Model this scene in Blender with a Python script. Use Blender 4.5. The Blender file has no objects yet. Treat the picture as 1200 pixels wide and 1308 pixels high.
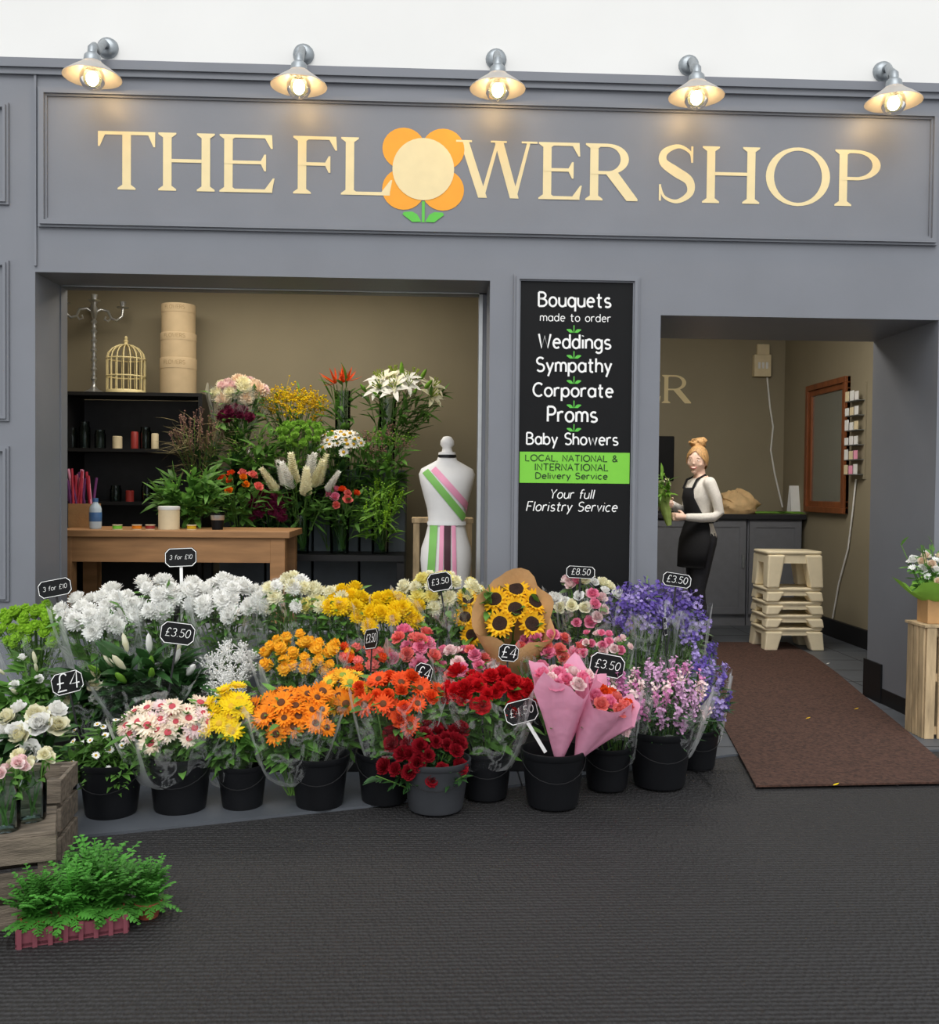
import bpy, math, random
from mathutils import Vector as V, Matrix
R=random.Random(11)
scene=bpy.context.scene; COL=scene.collection
pi=math.pi; sin=math.sin; cos=math.cos; rad=math.radians
Z=V((0,0,1)); X=V((1,0,0)); YA=V((0,1,0))
# ---------------------------------------------------------------- camera
F=1230.0; C=V((0,-5,1.25)); yaw=.042; pit=.0236; rol=.010
f0=V((sin(yaw),cos(yaw),0)); r0=V((cos(yaw),-sin(yaw),0))
fw=f0*cos(pit)-Z*sin(pit); u0=Z*cos(pit)+f0*sin(pit)
rr=r0*cos(rol)+u0*sin(rol); uu=u0*cos(rol)-r0*sin(rol)
cam=bpy.data.cameras.new('camera'); co=bpy.data.objects.new('camera',cam); COL.objects.link(co)
cam.sensor_fit='HORIZONTAL'; cam.sensor_width=36; cam.lens=36*F/1200; cam.clip_start=.05
m=Matrix((rr,uu,-fw)).transposed().to_4x4(); m.translation=C; co.matrix_world=m
scene.camera=co
def ray(px,py): return fw+rr*((px-600)/F)+uu*((654-py)/F)
def P(px,py,Y):
    d=ray(px,py); return C+d*((Y-C.y)/d.y)
def G(px,py,z=0):
    d=ray(px,py); return C+d*((z-C.z)/d.z)
def PX(px,py,x):
    d=ray(px,py); return C+d*((x-C.x)/d.x)
def K(Y): return (Y+5)/F          # metres per pixel at depth Y
# ---------------------------------------------------------------- materials
def lin(c): return tuple((x/12.92 if x<=.04045 else ((x+.055)/1.055)**2.4) for x in [v/255 for v in c])
MT={}
def mat(name,c,rough=.6,metal=0,var=.12,scale=14,bump=0,bscale=None,spec=.4,rnd=0,emit=0,c2=None,trl=0,stretch=None):
    m=bpy.data.materials.new(name); m.use_nodes=True; nt=m.node_tree; b=nt.nodes['Principled BSDF']
    l=lin(c); tc=nt.nodes.new('ShaderNodeTexCoord'); co_=tc.outputs['Object']
    if stretch:
        mp=nt.nodes.new('ShaderNodeMapping'); mp.inputs['Scale'].default_value=stretch; nt.links.new(co_,mp.inputs['Vector']); co_=mp.outputs['Vector']
    nz=nt.nodes.new('ShaderNodeTexNoise'); nz.inputs['Scale'].default_value=scale; nz.inputs['Detail'].default_value=4
    nt.links.new(co_,nz.inputs['Vector'])
    rp=nt.nodes.new('ShaderNodeValToRGB'); e=rp.color_ramp.elements
    e[0].position=.3; e[1].position=.7
    e[0].color=tuple(x*(1-var) for x in l)+(1,); e[1].color=tuple(min(1,x*(1+var)) for x in (lin(c2) if c2 else l))+(1,)
    nt.links.new(nz.outputs['Fac'],rp.inputs['Fac']); out=rp.outputs['Color']
    if rnd:
        oi=nt.nodes.new('ShaderNodeObjectInfo'); mr=nt.nodes.new('ShaderNodeMapRange')
        mr.inputs['To Min'].default_value=1-rnd; mr.inputs['To Max'].default_value=1+rnd*.6
        hs=nt.nodes.new('ShaderNodeHueSaturation'); nt.links.new(oi.outputs['Random'],mr.inputs['Value'])
        nt.links.new(mr.outputs['Result'],hs.inputs['Value']); nt.links.new(out,hs.inputs['Color']); out=hs.outputs['Color']
    nt.links.new(out,b.inputs['Base Color'])
    b.inputs['Roughness'].default_value=rough; b.inputs['Metallic'].default_value=metal
    b.inputs['Specular IOR Level'].default_value=spec
    if emit:
        nt.links.new(out,b.inputs['Emission Color']); b.inputs['Emission Strength'].default_value=emit
    if bump:
        n2=nt.nodes.new('ShaderNodeTexNoise'); n2.inputs['Scale'].default_value=bscale or scale*6; n2.inputs['Detail'].default_value=3
        nt.links.new(co_,n2.inputs['Vector'])
        bp=nt.nodes.new('ShaderNodeBump'); bp.inputs['Strength'].default_value=bump; bp.inputs['Distance'].default_value=.01
        nt.links.new(n2.outputs['Fac'],bp.inputs['Height']); nt.links.new(bp.outputs['Normal'],b.inputs['Normal'])
    if trl:
        t=nt.nodes.new('ShaderNodeBsdfTranslucent'); nt.links.new(out,t.inputs['Color'])
        mx=nt.nodes.new('ShaderNodeMixShader'); mx.inputs[0].default_value=trl
        o=nt.nodes['Material Output']
        nt.links.new(b.outputs[0],mx.inputs[1]); nt.links.new(t.outputs[0],mx.inputs[2]); nt.links.new(mx.outputs[0],o.inputs['Surface'])
    MT[name]=m; return m
def clear(name,c,fac,rough=.08,painted_glint=0,sscale=18):
    m=bpy.data.materials.new(name); m.use_nodes=True; nt=m.node_tree; nt.nodes.remove(nt.nodes['Principled BSDF'])
    o=nt.nodes['Material Output']; t=nt.nodes.new('ShaderNodeBsdfTransparent'); g=nt.nodes.new('ShaderNodeBsdfGlossy')
    t.inputs[0].default_value=lin(c)+(1,); g.inputs['Roughness'].default_value=rough
    lw=nt.nodes.new('ShaderNodeLayerWeight'); lw.inputs['Blend'].default_value=fac
    f_=lw.outputs['Fresnel']; sh=g.outputs[0]
    if painted_glint:  # pale noise bands paint crinkle highlights into the film
        tc=nt.nodes.new('ShaderNodeTexCoord'); mp=nt.nodes.new('ShaderNodeMapping'); mp.inputs['Scale'].default_value=(1,1,.6); nt.links.new(tc.outputs['Object'],mp.inputs['Vector'])
        nz=nt.nodes.new('ShaderNodeTexNoise'); nz.inputs['Scale'].default_value=sscale; nz.inputs['Detail'].default_value=4; nz.inputs['Distortion'].default_value=1.0
        nt.links.new(mp.outputs['Vector'],nz.inputs['Vector'])
        rp=nt.nodes.new('ShaderNodeValToRGB'); e=rp.color_ramp.elements; e[0].position=.51; e[0].color=(0,0,0,1); e[1].position=.58; e[1].color=(1,1,1,1); q=e.new(.65); q.color=(.08,.08,.08,1)
        nt.links.new(nz.outputs['Fac'],rp.inputs['Fac'])
        mu=nt.nodes.new('ShaderNodeMath'); mu.operation='MULTIPLY_ADD'; mu.use_clamp=True; mu.inputs[1].default_value=painted_glint; nt.links.new(rp.outputs['Color'],mu.inputs[0])
        m2=nt.nodes.new('ShaderNodeMath'); m2.operation='MULTIPLY_ADD'; m2.inputs[1].default_value=.5; m2.inputs[2].default_value=.02; nt.links.new(f_,m2.inputs[0]); nt.links.new(m2.outputs[0],mu.inputs[2]); f_=mu.outputs[0]
        df=nt.nodes.new('ShaderNodeBsdfTranslucent'); df.inputs[0].default_value=(.95,.97,.97,1); d2=nt.nodes.new('ShaderNodeBsdfDiffuse'); d2.inputs[0].default_value=(.95,.97,.97,1)
        mm=nt.nodes.new('ShaderNodeMixShader'); mm.inputs[0].default_value=.4; nt.links.new(d2.outputs[0],mm.inputs[1]); nt.links.new(df.outputs[0],mm.inputs[2])
        m3=nt.nodes.new('ShaderNodeMixShader'); m3.inputs[0].default_value=.6; nt.links.new(g.outputs[0],m3.inputs[1]); nt.links.new(mm.outputs[0],m3.inputs[2]); sh=m3.outputs[0]
    mx=nt.nodes.new('ShaderNodeMixShader'); nt.links.new(f_,mx.inputs[0])
    nt.links.new(t.outputs[0],mx.inputs[1]); nt.links.new(sh,mx.inputs[2]); nt.links.new(mx.outputs[0],o.inputs['Surface'])
    MT[name]=m; return m
mat('grey_paint',(119,122,129),.45,var=.04,scale=3,bump=.03,bscale=60)
mat('white_plaster',(228,227,224),.8,var=.02,scale=2)
mat('taupe',(142,133,111),.8,var=.05,scale=2)
mat('ceil',(200,195,185),.9,var=.02)
mat('tile',(80,84,90),.5,var=.12,scale=4,bump=.05)
mat('brownmat',(66,46,38),.95,var=.3,scale=60,bump=.8,bscale=260,c2=(84,58,48))
mat('bulbm',(255,204,148),.5,emit=80,var=.01)
mat('gold',(230,212,164),.6,var=.03)
mat('orange_paint',(238,160,44),.6,var=.03); mat('green_paint',(92,190,70),.6,var=.03)
mat('board',(13,14,16),.6,var=.1,spec=.2); mat('band',(122,200,62),.6,var=.03); mat('whitetext',(240,240,238),.7,var=.02)
mat('darktext',(30,55,28),.7,var=.02); mat('silver',(190,192,192),.3,.8,var=.06); mat('galv',(150,156,160),.42,.75,var=.15,scale=40)
mat('shade',(186,182,176),.4,.3,var=.06,trl=.12)
mat('black',(20,20,22),.5,var=.15); mat('bucketblack',(19,20,23),.45,var=.15,spec=.3); mat('bucketgrey',(58,60,64),.5,var=.1)
mat('pine',(156,114,74),.6,var=.2,scale=9,stretch=(.4,3,3)); mat('palewood',(186,162,126),.75,var=.35,scale=9,stretch=(3,3,.5),rnd=.25,bump=.3); mat('oldwood',(104,94,82),.9,var=.45,scale=14,bump=.5,stretch=(.5,3,4),rnd=.25)
mat('cream',(222,206,170),.6,var=.06); mat('hatbox',(190,168,134),.7,var=.05); mat('cage',(228,212,160),.5,var=.05)
mat('kraft',(200,156,106),.8,var=.1,bump=.2,trl=.15); mat('goldkraft',(230,194,142),.7,var=.14,bump=.8,bscale=12,trl=.1)
mat('pinkpaper',(250,178,208),.5,var=.06,scale=8,bump=.55,bscale=16,trl=.3,rnd=.05)
mat('greenpaper',(150,205,80),.7,var=.08,trl=.2); mat('palegreenpaper',(186,212,120),.6,var=.12,scale=20,trl=.4,bump=.5,bscale=25)
mat('beige',(244,230,198),.45,var=.04); mat('counter',(108,110,116),.5,var=.06); mat('shelfback',(60,60,62),.6,var=.1); mat('worktop',(40,40,44),.4,var=.1)
mat('frame_brown',(124,70,38),.45,var=.25,stretch=(1,1,.3)); mat('linen',(150,128,88),.8,var=.1,scale=30); mat('mirror',(172,176,172),.07,.75,var=.03)
mat('white',(232,232,230),.5,var=.03); mat('bust',(232,230,228),.55,var=.03)
mat('steelblue',(100,108,116),.6,var=.08); mat('tray',(120,62,72),.6,var=.1); mat('terracotta',(140,70,52),.8,var=.12)
mat('leaf',(76,120,50),.5,var=.35,c2=(102,150,66),rnd=.2,trl=.28); mat('darkleaf',(48,84,42),.45,var=.3,rnd=.2,trl=.22)
mat('limeleaf',(112,158,56),.5,var=.25,rnd=.2,trl=.25); mat('fern',(88,160,62),.55,var=.35,rnd=.25,trl=.3); mat('greyleaf',(104,128,82),.6,var=.2,trl=.25)
mat('drygrass',(128,118,84),.8,var=.25,trl=.2); mat('stem',(92,130,58),.6,var=.15)
def pet(n,c,c2=None,rnd=.12,trl=.22): mat(n,c,.65,var=.1,scale=40,rnd=rnd,c2=c2,trl=trl,spec=.2)
pet('p_white',(248,247,242),rnd=.04); pet('p_cream',(244,236,196),(250,246,224)); pet('p_paleyel',(245,228,120),(250,240,170)); pet('p_yellow',(248,214,30))
pet('p_lime',(140,186,48)); pet('p_amber',(248,172,30),(252,196,60)); pet('p_orange',(244,132,20),(250,150,36)); pet('p_orred',(232,72,26),(240,96,40))
pet('p_red',(206,24,34)); pet('p_dkred',(140,14,30)); pet('p_salmon',(240,128,120)); pet('p_pink',(236,120,160),(244,160,186)); pet('p_palepink',(246,206,208),(250,230,226))
pet('p_peach',(250,218,190),(252,238,220)); pet('p_purple',(92,72,152),(116,96,176),rnd=.2); pet('p_lav',(150,130,196),(176,160,210)); pet('p_mauve',(206,150,196),(222,184,214)); pet('p_heather',(206,120,176),(222,150,196)); pet('p_burg',(104,26,58),(124,36,72))
pet('p_sun',(246,178,20),(250,196,40)); pet('p_green',(128,176,64)); pet('p_mustard',(216,176,40)); pet('p_dusk',(164,128,116))
mat('c_dark',(50,30,20),.9,var=.4,scale=120,bump=.6); mat('c_brown',(96,56,30),.9,var=.2); mat('c_yel',(214,168,40),.8,var=.2); mat('c_green',(132,150,54),.8,var=.2); mat('c_pink',(190,74,84),.8,var=.2)
mat('skin',(246,208,188),.5,var=.03,spec=.3); mat('hair',(200,156,104),.5,var=.35,scale=40,stretch=(4,4,.5)); mat('knit',(236,231,224),.85,var=.06,scale=80,bump=.2); mat('blackcloth',(22,22,26),.85,var=.2,scale=40); mat('darkcloth',(36,36,42),.85,var=.2,scale=40)
mat('eye',(236,234,232),.2,var=.01); mat('iris',(66,54,48),.2,var=.1); mat('lip',(206,100,102),.45,var=.05); mat('brow',(150,114,78),.8,var=.1); mat('teeth',(245,242,236),.3,var=.01)
mat('redwax',(150,48,44),.5,var=.1); mat('sashgreen',(128,190,96),.5,var=.04); mat('sashpink',(240,160,190),.5,var=.04); mat('plum',(70,36,46),.6,var=.1)
mat('blue',(70,110,160),.4,var=.1); mat('water',(190,206,216),.15,var=.03)
mat('purplestick',(120,60,120),.6,var=.2); mat('redstick',(190,50,70),.6,var=.2)
clear('cello',(252,253,253),.10,.12,.38,12); clear('glass',(226,236,232),.26,.04)
def floor_mat():
    m=mat('matting',(38,37,38),.62,var=.10,scale=1.2,spec=.45); nt=m.node_tree; b=nt.nodes['Principled BSDF']
    tc=nt.nodes.new('ShaderNodeTexCoord'); vo=nt.nodes.new('ShaderNodeTexVoronoi'); vo.inputs['Scale'].default_value=90
    mp=nt.nodes.new('ShaderNodeMapping'); mp.inputs['Scale'].default_value=(1,.55,1); nt.links.new(tc.outputs['Object'],mp.inputs['Vector']); nt.links.new(mp.outputs['Vector'],vo.inputs['Vector'])
    wv=nt.nodes.new('ShaderNodeTexWave'); wv.inputs['Scale'].default_value=16; wv.bands_direction='Y'; wv.inputs['Distortion'].default_value=.6; wv.inputs['Detail'].default_value=1; nt.links.new(tc.outputs['Object'],wv.inputs['Vector'])
    ad=nt.nodes.new('ShaderNodeMath'); ad.operation='MULTIPLY_ADD'; ad.inputs[1].default_value=.45; nt.links.new(wv.outputs['Fac'],ad.inputs[0]); nt.links.new(vo.outputs['Distance'],ad.inputs[2])
    bp=nt.nodes.new('ShaderNodeBump'); bp.inputs['Strength'].default_value=.9; bp.inputs['Distance'].default_value=.008
    nt.links.new(ad.outputs[0],bp.inputs['Height']); nt.links.new(bp.outputs['Normal'],b.inputs['Normal'])
floor_mat()
# ---------------------------------------------------------------- mesh builder
ORG={}
class MB:
    def __init__(s): s.v=[];s.f=[];s.m=[];s.k=0;s.M=None
    def add(s,vs,fs):
        o=len(s.v)
        if s.M is not None: vs=[s.M@V(p) for p in vs]
        s.v+=[tuple(p) for p in vs]; s.f+=[tuple(i+o for i in f) for f in fs]; s.m+=[s.k]*len(fs); return s
    def box(s,x0,x1,y0,y1,z0,z1):
        if x0>x1:x0,x1=x1,x0
        if y0>y1:y0,y1=y1,y0
        if z0>z1:z0,z1=z1,z0
        return s.add([(x,y,z) for x in(x0,x1) for y in(y0,y1) for z in(z0,z1)],[(0,1,3,2),(4,6,7,5),(0,4,5,1),(2,3,7,6),(0,2,6,4),(1,5,7,3)])
    def poly(s,pts): return s.add(pts,[tuple(range(len(pts)))])
    def prism(s,pts,d):
        n=len(pts); d=V(d); vs=[V(p) for p in pts]+[V(p)+d for p in pts]
        return s.add(vs,[tuple(range(n)),tuple(range(2*n-1,n-1,-1))]+[(i,i+n,(i+1)%n+n,(i+1)%n) for i in range(n)])
    def loft(s,rings,caps=True,closed=True):
        n=len(rings[0]); vs=[p for r in rings for p in r]; fs=[]
        for i in range(len(rings)-1):
            for j in range(n if closed else n-1):
                a=i*n+j;b=i*n+(j+1)%n; fs.append((a,b,b+n,a+n))
        if caps and closed: fs+=[tuple(range(n-1,-1,-1)),tuple((len(rings)-1)*n+j for j in range(n))]
        return s.add(vs,fs)
    def tube(s,pts,rs,n=8,caps=True):
        pts=[V(p) for p in pts]
        if not hasattr(rs,'__len__'):
            pts=[p for i,p in enumerate(pts) if i==0 or (p-pts[i-1]).length>1e-6]; rs=[rs]*len(pts)
        rings=[]; ref=None
        for i,p in enumerate(pts):
            d=(pts[min(i+1,len(pts)-1)]-pts[max(i-1,0)]).normalized()
            if ref is None:
                ref=d.cross(Z if abs(d.z)<.9 else X).normalized()
            else:
                ref=(ref-d*ref.dot(d)).normalized()
            b=d.cross(ref)
            rings.append([p+(ref*cos(2*pi*j/n)+b*sin(2*pi*j/n))*rs[i] for j in range(n)])
        return s.loft(rings,caps)
    def lathe(s,prof,c=(0,0,0),n=24,caps=False):
        c=V(c); return s.loft([[c+V((r*cos(2*pi*j/n),r*sin(2*pi*j/n),z)) for j in range(n)] for r,z in prof],caps)
    def ball(s,c,r,n=12,k=8,fn=None):
        c=V(c)
        if not hasattr(r,'__len__'): r=(r,r,r)
        vs=[]; fs=[]
        for i in range(k+1):
            t=pi*i/k
            for j in range(n):
                u=V((sin(t)*cos(2*pi*j/n),sin(t)*sin(2*pi*j/n),-cos(t)))
                p=V((u.x*r[0],u.y*r[1],u.z*r[2]))
                if fn: p=fn(u,p)
                vs.append(c+p)
        for i in range(k):
            for j in range(n): fs.append((i*n+j,i*n+(j+1)%n,(i+1)*n+(j+1)%n,(i+1)*n+j))
        return s.add(vs,fs)
    def leaf(s,o,d,up,L,W,bend=0,prof=(.25,1,.75,.05),fold=0,ts=(0,.35,.7,1)):
        d=d.normalized(); side=d.cross(up)
        if side.length<1e-3: side=d.cross(X+YA*.3)
        side.normalize(); n=side.cross(d); vs=[]; c=3 if fold else 2
        for t,w in zip(ts,prof):
            p=o+d*(L*t)+n*(bend*L*t*t); h=W*.5*w
            vs+=[p-side*h+n*fold*h,p,p+side*h+n*fold*h] if fold else [p-side*h,p+side*h]
        return s.add(vs,[(i*c+j,i*c+j+1,(i+1)*c+j+1,(i+1)*c+j) for i in range(len(ts)-1) for j in range(c-1)])
    def mesh(s,name,mats,smooth=True,org=None,sharp=True):
        me=bpy.data.meshes.new(name); o=org or V((0,0,0))
        me.from_pydata([(p[0]-o[0],p[1]-o[1],p[2]-o[2]) for p in s.v],[],s.f)
        for q in (mats if isinstance(mats,(list,tuple)) else [mats]): me.materials.append(MT[q])
        me.polygons.foreach_set('material_index',s.m); me.polygons.foreach_set('use_smooth',[smooth]*len(s.f)); me.update()
        if smooth and sharp and len(s.f)<3000: me.set_sharp_from_angle(angle=rad(48))
        return me
    def build(s,name,mats,parent=None,smooth=True,bevel=0,local=False,label=None,kind=None):
        if parent is not None: org=V((0,0,0)) if local else ORG[parent.name]
        else:
            xs=[p[0] for p in s.v]; ys=[p[1] for p in s.v]; zs=[p[2] for p in s.v]
            org=V(((min(xs)+max(xs))/2,(min(ys)+max(ys))/2,min(zs)))
        o=bpy.data.objects.new(name,s.mesh(name,mats,smooth,org)); COL.objects.link(o)
        if parent is not None: o.parent=parent; ORG[o.name]=V(org)
        else: o.location=org; ORG[o.name]=V(org)
        if bevel:
            b=o.modifiers.new('bevel','BEVEL'); b.width=bevel; b.segments=2; b.limit_method='ANGLE'
        if label: o['label']=label
        if kind: o['kind']=kind
        return o
def thing(name,label,cat,loc,group=None,rot=0):
    o=bpy.data.objects.new(name,None); o.empty_display_size=.1; o.location=loc; o.rotation_euler=(0,0,rot); COL.objects.link(o); ORG[o.name]=V(loc)
    return tag(o,label,cat,group)
def tag(o,label,cat,group=None):
    o['label']=label; o['category']=cat
    if group: o['group']=group
    return o
def struct(name,mb,mt,smooth=False,bevel=0): return mb.build(name,mt,smooth=smooth,bevel=bevel,kind='structure')
def inst(me,name,parent,M=None,local=False):
    o=bpy.data.objects.new(name,me); COL.objects.link(o); o.parent=parent
    if M is not None: o.matrix_local=M if local else Matrix.Translation(-ORG[parent.name])@M
    return o
def aim(o,d,spin=0,s=1): return Matrix.Translation(o)@V(d).to_track_quat('Z','Y').to_matrix().to_4x4()@Matrix.Rotation(spin,4,'Z')@Matrix.Scale(s,4)
# ---------------------------------------------------------------- hand drawn stroke lettering
def A(cx,cy,rx,ry,a0,a1):
    n=max(4,int(abs(a1-a0)/22)); return [(cx+rx*cos(rad(a0+(a1-a0)*i/n)),cy+ry*sin(rad(a0+(a1-a0)*i/n))) for i in range(n+1)]
def O_(cx=.27,cy=.33,rx=.27,ry=.33): return A(cx,cy,rx,ry,90,450)
_P=[[(0,0),(0,1)],[(0,1)]+A(.25,.73,.28,.27,90,-90)+[(0,.46)]]
GL={' ':(.3,[]),'A':(.64,[[(0,0),(.32,1),(.64,0)],[(.12,.36),(.52,.36)]]),'B':(.6,[[(0,0),(0,1)],[(0,1)]+A(.25,.77,.27,.23,90,-90)+[(0,.54)],[(0,.54)]+A(.28,.27,.32,.27,90,-90)+[(0,0)]]),
'C':(.68,[A(.4,.5,.4,.5,48,312)]),'D':(.65,[[(0,0),(0,1)],[(0,1)]+A(.15,.5,.5,.5,90,-90)+[(0,0)]]),'E':(.5,[[(.5,1),(0,1),(0,0),(.5,0)],[(0,.52),(.42,.52)]]),'F':(.5,[[(.5,1),(0,1),(0,0)],[(0,.52),(.42,.52)]]),
'G':(.72,[A(.4,.5,.4,.5,48,340)+[(.44,.4)]]),'H':(.6,[[(0,0),(0,1)],[(.6,0),(.6,1)],[(0,.52),(.6,.52)]]),
'I':(.08,[[(.04,0),(.04,1)]]),'L':(.48,[[(0,1),(0,0),(.48,0)]]),'N':(.58,[[(0,0),(0,1),(.58,0),(.58,1)]]),'O':(.84,[O_(.42,.5,.42,.5)]),'P':(.53,_P),'R':(.56,_P+[[(.2,.46),(.56,0)]]),
'S':(.58,[A(.3,.76,.27,.24,35,270)+A(.3,.26,.29,.26,90,-145)]),'T':(.64,[[(0,1),(.64,1)],[(.32,1),(.32,0)]]),'W':(.9,[[(0,1),(.22,0),(.45,.85),(.68,0),(.9,1)]]),'Y':(.62,[[(0,1),(.3,.5),(.62,1)],[(.3,.5),(.3,0)]]),
'&':(.66,[[(.66,0),(.18,.66)]+A(.3,.8,.16,.19,200,-30)+[(.1,.34)]+A(.28,.24,.24,.24,165,330)+[(.62,.42)]]),
'a':(.55,[O_(),[(.54,.66),(.54,0)]]),'b':(.56,[[(0,1),(0,0)],O_(.29)]),'c':(.5,[A(.28,.33,.28,.33,50,310)]),'d':(.55,[O_(),[(.54,1),(.54,0)]]),'e':(.54,[[(.03,.36),(.53,.36)]+A(.28,.33,.26,.33,5,312)]),
'f':(.36,[A(.3,.8,.16,.2,50,180)+[(.14,0)],[(0,.62),(.34,.62)]]),'g':(.55,[O_(),[(.54,.66),(.54,-.1)]+A(.3,-.12,.24,.2,0,-150)]),'h':(.48,[[(0,1),(0,0)],A(.24,.4,.24,.26,180,0)+[(.48,0)]]),
'i':(.08,[[(.04,0),(.04,.64)],[(.03,.88),(.05,.93)]]),'l':(.08,[[(.04,0),(.04,1)]]),'m':(.8,[[(0,.66),(0,0)],A(.2,.42,.2,.24,180,0)+[(.4,0)],A(.6,.42,.2,.24,180,0)+[(.8,0)]]),
'n':(.48,[[(0,.66),(0,0)],A(.24,.4,.24,.26,180,0)+[(.48,0)]]),'o':(.56,[O_(.28,.33,.28,.33)]),'p':(.56,[[(0,.66),(0,-.34)],O_(.29)]),'q':(.55,[O_(),[(.54,.66),(.54,-.34)]]),'r':(.34,[[(0,.66),(0,0)],A(.24,.4,.24,.26,180,60)]),
's':(.46,[A(.24,.49,.2,.17,40,270)+A(.24,.16,.22,.16,90,-145)]),'t':(.4,[[(.16,.95),(.16,.12)]+A(.3,.12,.14,.12,180,300),[(0,.66),(.38,.66)]]),'u':(.5,[[(0,.66),(0,.26)]+A(.25,.26,.25,.26,180,360)+[(.5,.66)],[(.5,.66),(.5,0)]]),
'v':(.48,[[(0,.66),(.24,0),(.48,.66)]]),'w':(.74,[[(0,.66),(.18,0),(.37,.58),(.56,0),(.74,.66)]]),'y':(.5,[[(0,.66),(.25,.05)],[(.5,.66),(.12,-.34)]]),',':(.08,[[(.06,.06),(0,-.14)]]),
'£':(.56,[A(.36,.76,.2,.24,20,180)+[(.16,.2),(.02,0),(.56,0)],[(0,.46),(.4,.46)]]),'3':(.54,[A(.26,.76,.25,.24,150,-90)+A(.26,.26,.28,.26,90,-150)]),'4':(.56,[[(.4,0),(.4,1),(0,.3),(.56,.3)]]),'5':(.54,[[(.5,1),(.1,1),(.06,.58)]+A(.26,.3,.28,.3,110,-150)]),
'8':(.56,[A(.28,.77,.22,.23,-90,270)+A(.28,.27,.27,.27,90,450)]),'9':(.54,[O_(.27,.72,.25,.27),[(.52,.66),(.42,0)]]),'0':(.56,[O_(.28,.5,.28,.5)]),'1':(.2,[[(0,.8),(.16,1),(.16,0)]]),'.':(.08,[[(.03,.0),(.05,.05)]])}
def hand(mb,t,M,w,thick=.06,stretch=1,shear=0,gap=.2,word=None):   # M: local x right, z up, facing -y; centred on width and x height
    x=0; S=[]; wi=0
    for ch in t:
        wd,st=GL[ch]
        if ch==' ': wi+=1
        if word is None or wi==word:
            for s in st: S.append([(x+a,b) for a,b in s])
        x+=wd+gap
    x-=gap; k=w/x; old=mb.M; mb.M=M@Matrix.Diagonal((1,.35,1,1))
    for s in S:
        mb.tube([V(((a-x/2+shear*b)*k,0,(b-.42)*k*stretch)) for a,b in s],thick*k,6)
    mb.M=old
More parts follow.
